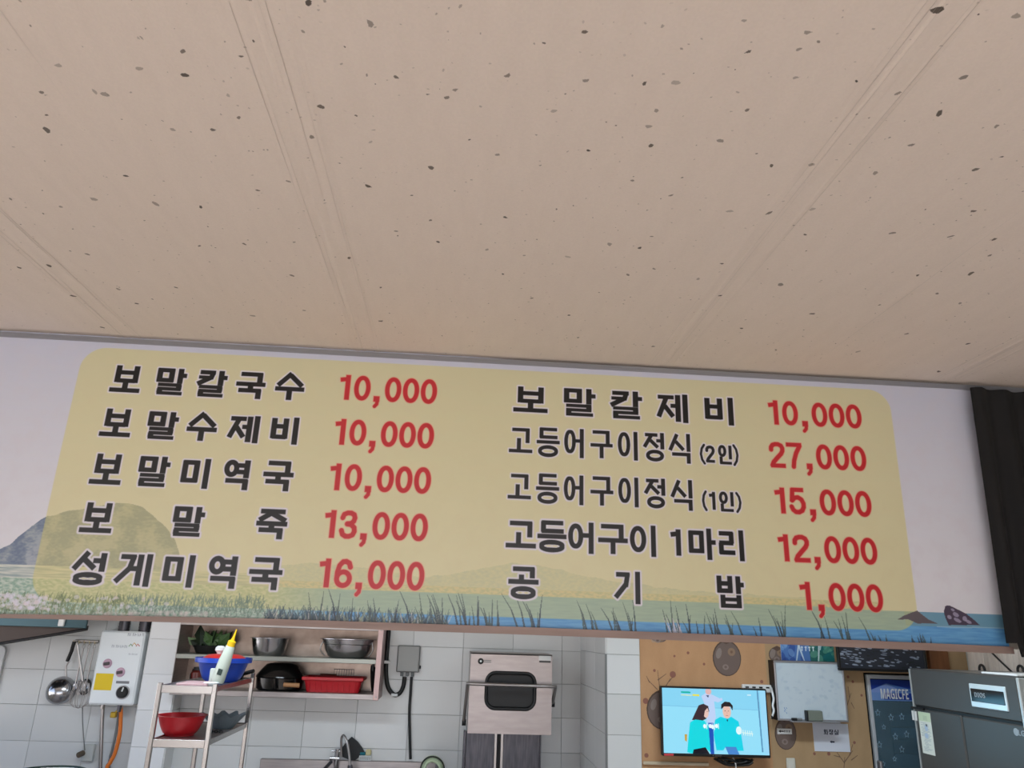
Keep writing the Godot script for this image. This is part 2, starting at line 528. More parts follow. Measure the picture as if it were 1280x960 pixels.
# ------------------------------------------------------------------ room shell
func shell():
	var XL := -4.1
	var XR := 3.62
	var ZB := 2.4
	var t := 0.16
	var s = structure("floor", Vector3(0, 0, -2))
	var st := nb()
	bx(st, XL - t, XR + t, -.15, 0.0, -WALL - t, ZB + t, .001)
	put(st, "floor_slab", M.floor, s)
	s = structure("wall_back", Vector3(0, 0, ZB))
	st = nb()                                             # wall with the long window behind the viewer
	bx(st, XL - t, -4.0, 0, CEIL, ZB, ZB + t, .001)
	bx(st, 2.0, XR + t, 0, CEIL, ZB, ZB + t, .001)
	bx(st, -4.0, 2.0, 0, .12, ZB, ZB + t, .001)
	bx(st, -4.0, 2.0, 2.5, CEIL, ZB, ZB + t, .001)
	put(st, "wall_face", M.plaster, s)
	window("window_1", Vector3(-4.0, .12, ZB), Vector3(2.0, 2.5, ZB + t), 5, true)
	s = structure("wall_left", Vector3(XL, 0, -2))
	st = nb()
	bx(st, XL - t, XL, 0, CEIL, -2.8, ZB, .001)
	bx(st, XL - t, XL, 0, CEIL, -WALL, -6.0, .001)
	bx(st, XL - t, XL, 0, .85, -6.0, -2.8, .001)
	bx(st, XL - t, XL, 2.4, CEIL, -6.0, -2.8, .001)
	put(st, "wall_face", M.plaster, s)
	window("window_2", Vector3(XL - t, .85, -6.0), Vector3(XL, 2.4, -2.8), 4, false)
	s = structure("wall_right", Vector3(XR, 0, -2))
	st = nb()
	bx(st, XR, XR + t, 0, CEIL, -TVW - .8, ZB, .001)
	put(st, "wall_face", M.plaster, s)
	# narrow upright boards on the right wall beside the appliances
	var bd := [grain(sm(Color.WHITE, .6), Color(.86, .80, .75), Color(.92, .87, .82), .02, Vector3(5, .5, 5)), grain(sm(Color.WHITE, .6), Color(.80, .74, .69), Color(.87, .82, .77), .021, Vector3(5, .5, 5))]
	O = Vector3.ZERO
	st = nb()
	cb(st, Vector3.ZERO, Vector3(.012, 1.5, .052), .003)
	st.generate_normals()
	var bm := st.commit()
	for k in 34:
		var b := MeshInstance3D.new()
		b.name = "board"
		b.mesh = bm
		b.material_override = bd[(k * 7 / 3) % 2]
		b.position = Vector3(-.006, 1.85, -TVW + .05 + k * .0555 + 2.0)
		s.add_child(b, true)
	s = structure("wall_kitchen", Vector3(-1.5, 0, -WALL))
	st = nb()
	bx(st, XL - t, 1.15, 0, CEIL, -WALL - t, -WALL, .001)
	put(st, "wall_face", M.grout, s)
	# header over the serving opening
	s = structure("wall_header", Vector3(0, 1.83, -BAN - .08))
	st = nb()
	bx(st, XL, XR, 1.848, CEIL, -BAN - .14, -BAN - .012, .001)
	put(st, "wall_face", M.plaster, s)
	s = structure("ceiling", Vector3(0, CEIL, -2))
	st = nb()
	bx(st, XL - t, XR + t, CEIL + .004, CEIL + .17, -WALL - t, ZB + t, .001)
	put(st, "slab", M.plaster, s)
func window(called, a: Vector3, b: Vector3, n, along_x):
	var s = structure(called, (a + b) * .5 * Vector3(1, 0, 1) + Vector3(0, a.y, 0))
	var st := nb()
	var w := .05
	if along_x:
		bx(st, a.x, b.x, a.y, a.y + w, a.z + .03, b.z - .03)
		bx(st, a.x, b.x, b.y - w, b.y, a.z + .03, b.z - .03)
		for k in n + 1:
			var x: float = lerp(a.x, b.x - w, float(k) / n)
			bx(st, x, x + w, a.y + w, b.y - w, a.z + .03, b.z - .03)
	else:
		bx(st, a.x + .03, b.x - .03, a.y, a.y + w, a.z, b.z)
		bx(st, a.x + .03, b.x - .03, b.y - w, b.y, a.z, b.z)
		for k in n + 1:
			var z: float = lerp(a.z, b.z - w, float(k) / n)
			bx(st, a.x + .03, b.x - .03, a.y + w, b.y - w, z, z + w)
	put(st, "window_frame", M.white, s)
	var g := sm(Color(1, 1, 1, .06), .02)
	g.transparency = BaseMaterial3D.TRANSPARENCY_ALPHA
	for k in n:
		st = nb()
		if along_x:
			var x0: float = lerp(a.x, b.x - w, float(k) / n) + w
			var x1: float = lerp(a.x, b.x - w, float(k + 1) / n)
			bx(st, x0, x1, a.y + w, b.y - w, (a.z + b.z) * .5 - .002, (a.z + b.z) * .5 + .002, .0005)
		else:
			var z0: float = lerp(a.z, b.z - w, float(k) / n) + w
			var z1: float = lerp(a.z, b.z - w, float(k + 1) / n)
			bx(st, (a.x + b.x) * .5 - .002, (a.x + b.x) * .5 + .002, a.y + w, b.y - w, z0, z1, .0005)
		put(st, "pane", g, s)

func tile_mesh(w, h) -> ArrayMesh:
	var keep := O
	O = Vector3.ZERO
	var st := nb()
	cb(st, Vector3.ZERO, Vector3(w - .0022, h - .0022, .012), .001)
	st.generate_normals()
	O = keep
	return st.commit()
func lay(parent, mesh, at: Vector3, turn := 0.0, own = null):
	var t := MeshInstance3D.new()
	t.name = "tile"
	t.mesh = mesh
	t.material_override = own if own != null else M.tiles[rng.randi() % 4]
	t.position = at - parent.position
	t.rotation.y = turn
	parent.add_child(t, true)
func kitchen_tiles():
	var wall = get_node("wall_kitchen")
	var full := tile_mesh(.4, .25)
	for j in 10:
		for i in 13:
			var x := .0965 - .2 + .4 * (i - 10)
			lay(wall, full, Vector3(x, 1.717 + .125 + .25 * (j - 7), -WALL + .004))
	var strip := tile_mesh(.17, .25)
	for j in 10:
		lay(wall, strip, Vector3(.0965 + .8 + .085, 1.717 + .125 + .25 * (j - 7), -WALL + .004))
	# pier beside the television wall
	var x0 := 1.055
	var x1 := 1.282
	var p = structure("wall_pier", Vector3((x0 + x1) * .5, 0, -TVW - .5))
	var st := nb()
	bx(st, x0, x1, 0, CEIL, -WALL, -TVW - .004, .001)
	put(st, "wall_face", M.grout, p)
	var fm := tile_mesh(x1 - x0, .25)
	var side := tile_mesh(.4, .25)
	var sidec := tile_mesh(.262, .25)
	for j in 10:
		var y := 1.728 + .125 + .25 * (j - 7)
		lay(p, fm, Vector3((x0 + x1) * .5, y, -TVW))
		lay(p, side, Vector3(x0 - .002, y, -TVW - .2), PI / 2)
		lay(p, side, Vector3(x0 - .002, y, -TVW - .6), PI / 2)
		lay(p, sidec, Vector3(x0 - .002, y, -TVW - .931), PI / 2)
	st = nb()
	bx(st, x0 - .011, x0 + .002, .05, 1.728, -TVW - .010, -TVW + .008, .002)
	put(st, "corner_guard", M.grey, p, "grey metal corner guard")
	# column between water heater and shelf
	x0 = -2.294
	x1 = -2.052
	var c = structure("wall_column", Vector3((x0 + x1) * .5, 0, -6.33))
	st = nb()
	bx(st, x0, x1, 0, CEIL, -WALL, -6.246, .001)
	put(st, "wall_face", M.white_matte, c)
	var cm := tile_mesh(x1 - x0, .25)
	var cs := tile_mesh(.18, .25)
	for j in 10:
		var y := 1.717 + .125 + .25 * (j - 7)
		lay(c, cm, Vector3((x0 + x1) * .5, y, -6.242), 0.0, M.tile_lit[j % 2])
		lay(c, cs, Vector3(x1 + .002, y, -6.335), PI / 2)
		lay(c, cs, Vector3(x0 - .002, y, -6.335), PI / 2)

# ------------------------------------------------------------------ ceiling paper with dark flecks
func ceiling_paper():
	var s = get_node("ceiling")
	O = s.position
	var seams := [-3.2, -2.15, -1.108, -.345, .640, 1.62, 2.6]
	var z0 := -BAN - .004
	var z1 := -.25
	var flakes := [[770, 8, 9, 1], [925, 60, 9, .5], [457, 131, 7, .7], [462, 190, 7, .9], [602, 144, 4, .9], [633, 106, 3, .9], [104, 232, 5, .7], [116, 326, 8, .8], [116, 289, 3, .9], [262, 238, 9, .4], [236, 231, 6, .4], [345, 173, 7, .4], [145, 166, 6, .35], [596, 296, 5, .7], [531, 326, 6, .8], [432, 326, 6, .4], [570, 240, 5, .3], [802, 270, 9, .9], [779, 346, 6, .6], [990, 195, 6, .8], [917, 190, 4, .5], [1116, 246, 6, .7], [1137, 227, 6, .6], [1068, 238, 4, .7], [1078, 421, 7, .9], [921, 467, 7, 1], [313, 440, 5, .9], [235, 500, 7, .5], [388, 510, 7, .5], [502, 518, 5, .9], [645, 477, 4, .9], [720, 454, 5, .5], [152, 519, 5, .5], [26, 499, 4, .6], [1262, 544, 5, .9], [1094, 606, 5, .9], [1076, 552, 4, .7], [990, 579, 5, .5], [610, 611, 5, .8], [498, 616, 4, .9], [735, 607, 4, .5], [873, 646, 5, .9], [217, 638, 5, .7], [121, 666, 6, .9], [48, 671, 4, .9], [183, 741, 5, .9], [342, 761, 4, .9], [439, 721, 4, .9], [730, 691, 5, .7], [760, 778, 3, .9], [952, 721, 4, .9], [952, 805, 5, .9], [1257, 687, 4, .9], [257, 820, 5, .8], [530, 820, 4, .8], [295, 725, 4, .5], [630, 791, 6, .4], [1270, 190, 7, .7], [1152, 17, 5, .4], [926, 357, 5, .3], [757, 81, 4, .5], [353, 97, 4, .4], [1244, 389, 6, .5], [1218, 626, 5, .4], [620, 0, 7, .6]]
	var right := [[1061, 26, 11, 1], [1259, 43, 9, .5], [181, 82, 6, .9], [738, 84, 8, .5], [591, 132, 6, .8], [330, 212, 6, .9], [185, 204, 8, .5], [361, 279, 6, .5], [105, 280, 7, .3], [588, 278, 5, .7], [1131, 194, 7, .6], [1069, 285, 8, .9], [964, 237, 6, .6], [861, 206, 3, 1], [347, 366, 7, .95], [191, 378, 4, 1], [342, 318, 8, .4], [522, 355, 7, .5], [649, 416, 5, .9], [748, 415, 6, .5], [1159, 426, 7, .8], [908, 435, 6, .5], [999, 364, 5, .6], [1212, 317, 5, .6], [1225, 394, 3, .9], [397, 490, 5, .7], [300, 453, 5, .6], [643, 535, 7, .7], [751, 525, 6, .3], [545, 529, 7, .3], [1154, 530, 6, .9], [953, 584, 6, .6], [1097, 593, 5, .6], [1206, 600, 5, .9], [733, 589, 4, .8], [319, 621, 5, .9], [349, 592, 4, .6], [525, 660, 4, .9], [520, 740, 5, .9], [672, 713, 7, .6], [1014, 690, 4, .9], [1147, 685, 6, .9], [1195, 640, 4, .7], [50, 747, 4, .9], [142, 790, 4, .9], [165, 846, 3, .9], [353, 868, 4, .9], [574, 823, 4, .9], [751, 786, 5, .8], [919, 764, 3, .9], [987, 836, 4, .9], [1141, 861, 4, .95], [1067, 931, 5, .9], [660, 877, 3, .9], [290, 688, 5, .6], [355, 673, 5, .5], [465, 698, 5, .4], [1063, 735, 4, .6], [1120, 759, 5, .5], [865, 881, 5, .4], [30, 640, 4, .4], [140, 643, 7, .3], [244, 612, 7, .4], [710, 197, 5, .4], [376, 68, 5, .4], [424, 124, 4, .4], [579, 54, 5, .4], [718, 126, 5, .5], [767, 107, 4, .6], [410, 210, 9, .3]]
	var spots := []
	for f in flakes:
		spots.append([PC(f[0] * .5, f[1] * .5), f[2] * .0009, f[3]])
	for f in right:
		spots.append([PC(640 + f[0] * .5, f[1] * .5), f[2] * .0009, f[3]])
	for f in spots:                                       # things seen from afar measure larger than they look foreshortened
		f[1] *= clamp((f[0] - CAM).length() * .68, .72, 2.0)
	for k in 4400:
		var p := Vector3(rng.randf_range(-3.2, 2.6), CEIL, rng.randf_range(z0, z1))
		spots.append([p, rng.randf_range(.0008, .003), rng.randf_range(.06, .4) if rng.randf() < .85 else rng.randf_range(.4, .9)])
	for k in 60:
		var p := Vector3(rng.randf_range(-3.2, 2.6), CEIL, rng.randf_range(-.75, z1))
		spots.append([p, rng.randf_range(.004, .009), rng.randf_range(.4, 1.0)])
	var fine := FastNoiseLite.new()
	fine.seed = 5
	fine.frequency = .09
	fine.fractal_octaves = 3
	var nt := NoiseTexture2D.new()
	nt.width = 512
	nt.height = 512
	nt.seamless = true
	nt.as_normal_map = true
	nt.bump_strength = 1.2
	nt.noise = fine
	var base := Color(.905, .855, .81)
	for i in seams.size() - 1:
		var xa: float = seams[i]
		var xb: float = seams[i + 1]
		var W := 1024
		var H := 2048
		if i == 0 or i == 5:
			W = 512
			H = 1024
		var img := new_img(W, H, base)
		var mot := FastNoiseLite.new()
		mot.seed = 40 + i
		mot.frequency = .010
		for y in range(0, H, 4):                          # faint mottling of the paper
			for x in range(0, W, 4):
				var v := mot.get_noise_2d(x * 2.0, y * .5) * .010 + rng.randf_range(-.006, .006)
				img.fill_rect(Rect2i(x, y, 4, 4), Color(base.r + v, base.g + v, base.b + v))
		for f in spots:
			var p: Vector3 = f[0]
			if p.x < xa - .02 or p.x > xb + .02 or p.z < z0 or p.z > z1:
				continue
			var c := Vector2((p.x - xa) / (xb - xa) * W, (p.z - z0) / (z1 - z0) * H)
			var rx: float = f[1] / (xb - xa) * W
			var ry: float = f[1] / (z1 - z0) * H
			var poly := PackedVector2Array()
			var nn := 7
			var turn := rng.randf() * TAU
			for k in nn:
				var a := TAU * k / nn
				var rr := rng.randf_range(.55, 1.15)
				var e := Vector2(cos(a) * 1.25, sin(a) * .8).rotated(turn) * rr
				poly.append(c + Vector2(e.x * rx, e.y * ry))
			var dark := Color(.22, .20, .18).lerp(Color(.42, .38, .34), rng.randf() * .7)
			fpoly(img, poly, dark, f[2] * .85)
		var m := printed(img, .85)
		m.normal_enabled = true
		m.normal_texture = nt
		m.normal_scale = .05
		# cross section: flat paper, its lapped edges slightly raised
		var st := nb()
		st.set_smooth_group(0)
		var xs := [xa, xa + .006, xa + .014, xa + .024, xa + .045, xa + .052, xa + .06, (xa + xb) * .5, xb - .03, xb - .02, xb - .008, xb]
		var ys := [0.0, -.0008, -.0007, -.0002, -.0001, -.0006, 0.0, -.0003, 0.0, -.0005, -.0002, 0.0]
		var nz := 12
		for k in xs.size() - 1:
			for j in nz:
				for e in [[0, 0], [1, 0], [1, 1], [0, 0], [1, 1], [0, 1]]:
					var x: float = xs[k + e[0]]
					var z: float = lerp(z0, z1, float(j + e[1]) / nz)
					st.set_uv(Vector2((x - xa) / (xb - xa), (z - z0) / (z1 - z0)))
					var wob := sin(z * 7.0 + i) * .0006 + sin(z * 3.1 + k * 1.3) * .0006
					st.add_vertex(Vector3(x, CEIL + ys[k + e[0]] + .002 + (wob if k + e[0] > 0 and k + e[0] < 11 else 0.0), z) - O)
		put(st, "wallpaper_sheet", m, s)
	# the paper over the rest of the room, flecks beyond telling apart
	var far := grain(sm(Color.WHITE, .85), Color(.88, .83, .79), Color(.92, .87, .82), .03, Vector3(.5, .5, .5))
	var st2 := nb()
	bx(st2, -4.1, 3.62, CEIL, CEIL + .006, -.25, 2.4, .0005)
	bx(st2, -4.1, 3.62, CEIL, CEIL + .006, -WALL, -BAN - .14, .0005)
	put(st2, "wallpaper_sheet", far, s)

# ------------------------------------------------------------------ menu banner
const BU0 := -.72
const BU1 := .745
const BV0 := -.002
const BV1 := .372
const BS := 1397.0            # texels per unit of the banner plane
func T(px, py) -> Vector2:    # photo pixel to banner texel
	var u := U(px, py)
	return Vector2((u.x - BU0) * BS, (BV1 - u.y) * BS)
func banner_print() -> Image:
	var W := 2047
	var H := int((BV1 - BV0) * BS)
	var img := Image.create(W, H, false, Image.FORMAT_RGB8)
	var n1 := FastNoiseLite.new()
	n1.seed = 3
	n1.frequency = .02
	n1.fractal_octaves = 4
	var n2 := FastNoiseLite.new()
	n2.seed = 9
	n2.frequency = .09
	n2.fractal_octaves = 3
	# silhouettes as height over x, in texels
	var mt := [[-90, 745], [0, 687], [16, 679], [41, 657], [61, 645], [77, 641], [97, 637], [146, 629], [162, 628], [179, 635], [195, 648], [209, 661], [219, 675], [224, 690], [228, 716]]
	var hill := [[228, 716], [300, 716], [345, 708], [380, 703], [430, 706], [480, 712], [530, 722], [580, 714], [640, 703], [680, 707], [720, 717], [760, 725], [850, 737], [950, 743], [1010, 747]]
	var ridge := PackedFloat32Array()
	ridge.resize(W)
	ridge.fill(1e6)
	for L in [mt, hill]:
		for k in L.size() - 1:
			var a := T(L[k][0], L[k][1])
			var b := T(L[k + 1][0], L[k + 1][1])
			for x in range(max(0, int(a.x)), min(W, int(b.x) + 1)):
				var v: float = lerp(a.y, b.y, clamp((x - a.x) / (b.x - a.x), 0.0, 1.0))
				ridge[x] = v
	var mend := T(228, 716).x
	var shore := T(640, 738).y                 # level of the far shore
	var sea0 := T(640, 744).y
	var rightsea := T(1180, 765).y
	var bl := T(98, 470).x
	var br := T(1124, 600).x
	var bt := (T(300, 443).y + T(900, 478).y) * .5
	var bb := T(640, 771).y
	var rad := 44.0
	var yel := Color(.83, .79, .49)
	for y in H:
		for x in W:
			var c: Color
			var a := n1.get_noise_2d(x, y)
			var b := n2.get_noise_2d(x, y * 2.0)
			var ty := float(y) / H
			c = Color(.755, .77, .84).lerp(Color(.85, .855, .89), clamp(ty * 1.3, 0.0, 1.0))
			c = c.lerp(Color(.80, .78, .82), clamp(a * .4 + .05, 0.0, .25))
			var rg := ridge[x] + a * 3.0
			if y > rg:
				if x < mend:
					c = Color(.42, .48, .58).lerp(Color(.60, .64, .67), clamp(.4 + a * 1.1 + b * .7, 0.0, 1.0))
					c = c.lerp(Color(.66, .68, .74), clamp((a - .1) * 2.0, 0.0, .5) * clamp((y - rg) / 60.0, 0.0, 1.0))
				else:
					c = Color(.68, .74, .80).lerp(Color(.78, .80, .80), clamp(.5 + b * .9 + a * .4, 0.0, 1.0))
			var left := clampf(1.0 - (x - T(330, 740).x) / 130.0, 0.0, 1.0)
			if y > shore - 10 and x < T(1100, 740).x:
				# plain on the left, thin pale beach further right
				var q := clampf((y - shore + 10) / 8.0, 0.0, 1.0)
				var sand := Color(.80, .76, .70).lerp(Color(.62, .68, .66), clamp(.4 + b * 1.6, 0.0, 1.0))
				if x < mend + 60 or y > shore - 4:
					c = c.lerp(sand, q)
			if x < T(330, 740).x and y > T(100, 708).y:
				var st := clampf(.5 + n2.get_noise_2d(x * .15, y * 2.5) * 1.2, 0.0, 1.0)
				c = Color(.58, .65, .66).lerp(Color(.82, .83, .80), st)
			var sl := sea0
			if x > T(1030, 760).x:
				sl = lerp(sea0, rightsea, clamp((x - T(1030, 760).x) / 60.0, 0.0, 1.0))
			if y > sl:
				var sea := Color(.34, .58, .80).lerp(Color(.42, .66, .84), clamp(.5 + n2.get_noise_2d(x * .2, y * 2.0) * .9, 0.0, 1.0))
				if x > T(1130, 770).x and y < T(1180, 783).y:
					sea = Color(.42, .60, .70)
				var meadow := Color(.56, .67, .58).lerp(Color(.80, .83, .77), clamp(.45 + b * 1.2, 0.0, 1.0))
				c = sea.lerp(meadow, left * .9)
			# translucent yellow card with round corners
			var dx := maxf(maxf(bl + rad - x, x - br + rad), 0.0)
			var dy := maxf(maxf(bt + rad - y, y - bb + rad), 0.0)
			var d := sqrt(dx * dx + dy * dy) - rad
			if d < .5:
				var k := clampf(.5 - d, 0.0, 1.0) * .56
				c = c.lerp(yel, k)
			img.set_pixel(x, y, c)
	# islands in the sea on the right
	var isl := PackedVector2Array()
	for p in [[1121, 774], [1130, 769], [1140, 765], [1146, 763], [1152, 768], [1160, 774], [1171, 779], [1146, 779], [1135, 774]]:
		isl.append(T(p[0], p[1]))
	fpoly(img, isl, Color(.38, .35, .38))
	isl = PackedVector2Array()
	for p in [[1181, 757], [1187, 757], [1199, 763], [1207, 767], [1216, 774], [1224, 781], [1185, 781], [1181, 772], [1179, 764]]:
		isl.append(T(p[0], p[1]))
	fpoly(img, isl, Color(.28, .24, .32))
	for p in [[1186, 771, 3, 2.4], [1194, 768, 4, 2.6], [1196, 775, 5, 2.2], [1205, 773, 3, 3], [1210, 777, 4, 2], [1190, 762, 2.5, 1.6]]:
		fell(img, T(p[0], p[1]), p[2] * 1.5, p[3] * 1.5, Color(.66, .64, .74), .8, .4)
	fline(img, T(1170, 783), T(1256, 785), 2.0, Color(.66, .76, .84), .6)
	# flowers and grass along the lower edge
	for k in 1300:
		var px := rng.randf_range(-60, 330)
		var base_y := 768.0 + px * .012
		var q := T(px, base_y - rng.randf_range(0, 22))
		var g := Color(.30, .38, .28).lerp(Color(.62, .66, .48), rng.randf())
		if px > 160:
			g = g.lerp(Color(.36, .48, .50), .6)
		fline(img, q, q + Vector2(rng.randf_range(-5, 5), rng.randf_range(-14, -4)), 2.6, g, .5, .8)
	for k in 150:
		var px := rng.randf_range(-10, 60) + (rng.randf_range(0, 160) if rng.randf() < .3 else 0.0)
		var q := T(px, rng.randf_range(742, 760) + px * .03)
		fell(img, q, rng.randf_range(2, 5), rng.randf_range(2, 4), Color(.86, .85, .92) if rng.randf() < .8 else Color(.84, .80, .82), .5)
	for k in 60:
		var px := rng.randf_range(120, 260)
		fell(img, T(px, rng.randf_range(764, 771)), rng.randf_range(2, 5), rng.randf_range(2, 4), Color(.82, .78, .78), .35)
	for k in 520:
		var px := rng.randf_range(330, 560)
		var q := T(px, 773.0 + (px - 320) * .031)
		var dk := Color(.20, .28, .34) if rng.randf() < .65 else (Color(.62, .66, .56) if rng.randf() < .7 else Color(.84, .80, .78))
		fline(img, q, q + Vector2(rng.randf_range(-12, 12), -rng.randf_range(6, 26)), 3.2, dk, .5, .8)
	var clumps := [395, 420, 445, 470, 498, 520, 545, 575, 590, 605, 618, 655, 668, 728, 745, 770, 792, 842, 856, 868, 886, 905, 912, 935, 948, 978, 985, 1030, 1060, 1085, 1100, 1145, 1158]
	for cx in clumps:
		var by := T(cx, 773.0 + (cx - 320) * .036)
		var nbl := rng.randi_range(2, 5)
		for k in nbl:
			var l := rng.randf_range(18, 62)
			if cx > 1090:
				l = rng.randf_range(8, 18)
			elif cx > 880 and cx < 960:
				l = rng.randf_range(14, 50)
			var lean := rng.randf_range(-.45, .1)
			var p0 := by + Vector2(rng.randf_range(-12, 12), 2)
			var p1 := p0 + Vector2(lean * l * .5, -l * .55)
			var p2 := p1 + Vector2(lean * l * .7, -l * .45)
			var dc := Color(.16, .20, .26).lerp(Color(.30, .36, .34), rng.randf())
			fline(img, p0, p1, 3.6, dc, .75, 2.2)
			fline(img, p1, p2, 2.2, dc, .6, .8)
	for k in 10:
		var p0 := T(838 + k * 1.6, 792)
		fline(img, p0, p0 + Vector2(rng.randf_range(-16, 2), -rng.randf_range(12, 28)), 2.6, Color(.80, .78, .82), .7, 1.0)
	# ---- lettering
	var ink := Color(.02, .02, .028)
	var edge := Color(.84, .83, .87)
	var rows_l := [
		[["보", 158.9, 474.1], ["말", 214.5, 477.2], ["칼", 265.3, 479.8], ["국", 313.8, 482.2], ["수", 362.8, 484.0]],
		[["보", 146.9, 528.6], ["말", 203.8, 531.9], ["수", 253.0, 534.1], ["제", 305.1, 536.5], ["비", 356.0, 538.4]],
		[["보", 134.8, 586.5], ["말", 192.7, 589.2], ["미", 244.6, 591.7], ["역", 296.9, 593.6], ["국", 348.2, 595.0]],
		[["보", 122.9, 646.9], ["말", 236.0, 651.6], ["죽", 340.0, 655.2]],
		[["성", 113.5, 711.0], ["게", 167.8, 712.2], ["미", 223.8, 713.5], ["역", 279.7, 715.0], ["국", 332.5, 716.8]]]
	for row in rows_l:
		for g in row:
			var c := T(g[1], g[2])
			var sz := Vector2(54.5, 52)
			if g[0] == "비" or g[0] == "미" or g[0] == "역":
				sz.x = 49
			if row == rows_l[4] or row == rows_l[2]:
				sz.y = 55
			if row == rows_l[4]:
				sz.x += 3.0
			draw_glyph(img, g[0], Rect2(c - sz * .5, sz), 10.0, 8.2, ink, 3.6 if rows_l.find(row) > 2 else 2.8, edge)
	# right block: corner pixels of each letter
	var boxes := [
		["보", 642, 484.3, 684.5, 515.5], ["말", 704.5, 486.3, 744.3, 520.5], ["칼", 763, 489.5, 802.5, 523.8], ["제", 821.3, 493, 859.3, 528.3], ["비", 880.8, 497, 916.3, 531.3]]
	var c2 := [
		["고", 636.5, 535.5, 665.5, 566.3], ["등", 670.8, 535, 699.5, 571.3], ["어", 705.5, 536.3, 730, 572.5], ["구", 738, 538.3, 765.5, 573], ["이", 772.5, 540, 797, 575.5], ["정", 805, 541.3, 831.3, 577], ["식", 837, 542.5, 863.8, 579.3],
		["(", 873.8, 555.5, 881.3, 580], ["2", 882, 557.5, 893, 578], ["인", 897.5, 557, 915, 580.5], [")", 916.3, 556.3, 923.8, 582],
		["고", 635, 593, 663.8, 623.8], ["등", 670, 592.5, 698.8, 629.5], ["어", 705, 594.3, 729.5, 631.3], ["구", 738, 595.8, 766.3, 632], ["이", 773, 597, 798, 633.8], ["정", 806.3, 598.3, 832.5, 635.5], ["식", 839.5, 600, 866.3, 638],
		["(", 877, 613.8, 883.3, 638], ["1", 886.3, 615, 893.8, 637], ["인", 898.8, 615, 917.5, 639.5], [")", 920, 615.8, 927.5, 640.5]]
	var c4 := [
		["고", 632.5, 652, 670, 684.3], ["등", 671.8, 651.3, 708, 690], ["어", 710.5, 653, 742.5, 691.8], ["구", 747.5, 655.8, 784.3, 692.5], ["이", 787.5, 656.8, 820, 695.5], ["1", 838, 661.8, 850.5, 694.3], ["마", 860.5, 660.5, 894.5, 699.3], ["리", 898.3, 662.5, 930, 700.8],
		["공", 635.5, 708.8, 673, 748.8], ["기", 768.8, 714.3, 800, 754.5], ["밥", 896.3, 720, 930, 759.5]]
	for L in [[boxes, 10.4, 8.0, 3.0], [c2, 7.4, 6.4, 2.6], [c4, 9.0, 8.0, 3.4]]:
		for g in L[0]:
			var my: float = (g[2] + g[4]) * .5
			var mx: float = (g[1] + g[3]) * .5
			var x0 := T(g[1], my).x
			var x1 := T(g[3], my).x
			var y0 := T(mx, g[2]).y
			var y1 := T(mx, g[4]).y
			var kw := 1.0
			if g[0] == "(" or g[0] == ")":
				kw = .62
			elif g[0] == "2" or g[0] == "인" or (g[0] == "1" and g[4] - g[2] < 25):
				kw = .8
			draw_glyph(img, g[0], Rect2(x0, y0, x1 - x0, y1 - y0), L[1] * kw, L[2] * kw, ink, L[3], edge)
	var rd := Color(.74, .13, .17)
	var pr := [["10,000", 425, 483.5, 546.3, 490.8], ["10,000", 418.8, 539, 542.5, 545.8], ["10,000", 412.5, 595, 538.8, 601.7], ["13,000", 405.9, 653.5, 534.8, 660.6], ["16,000", 399.1, 714.5, 530.5, 721.5],
		["10,000", 960.3, 515, 1076.2, 521.7], ["27,000", 961.8, 567.5, 1082, 574.2], ["15,000", 968.7, 624.5, 1088.5, 631], ["12,000", 972.8, 683.5, 1095.8, 690], ["1,000", 999.7, 743, 1103, 749.3]]
	for g in pr:
		var a := T(g[1], g[2])
		var b := T(g[3], g[4])
		var cy := (a.y + b.y) * .5
		var n: int = (g[0] as String).length()
		var Lw := b.x - a.x
		var h := 49.5
		# widths in units of one wide digit
		var unit := Lw / (4.925 if n == 5 else (6.04 if (g[0] as String)[0] == "1" else 6.255))
		var x := a.x
		for k in n:
			var ch: String = (g[0] as String)[k]
			if ch == ",":
				x += unit * .125
				draw_glyph(img, ch, Rect2(x, cy + h * .30, unit * .34, h * .44), 7.0, 6.2, rd, 1.4, Color(.86, .66, .56))
				x += unit * .67
			elif ch == "1":
				draw_glyph(img, ch, Rect2(x, cy - h * .5, unit * .62, h), 9.0, 7.4, rd, 1.4, Color(.86, .66, .56))
				x += unit * .90
			else:
				draw_glyph(img, ch, Rect2(x, cy - h * .5, unit, h), 8.8, 8.0, rd, 1.4, Color(.86, .66, .56))
				x += unit * 1.115
	return img
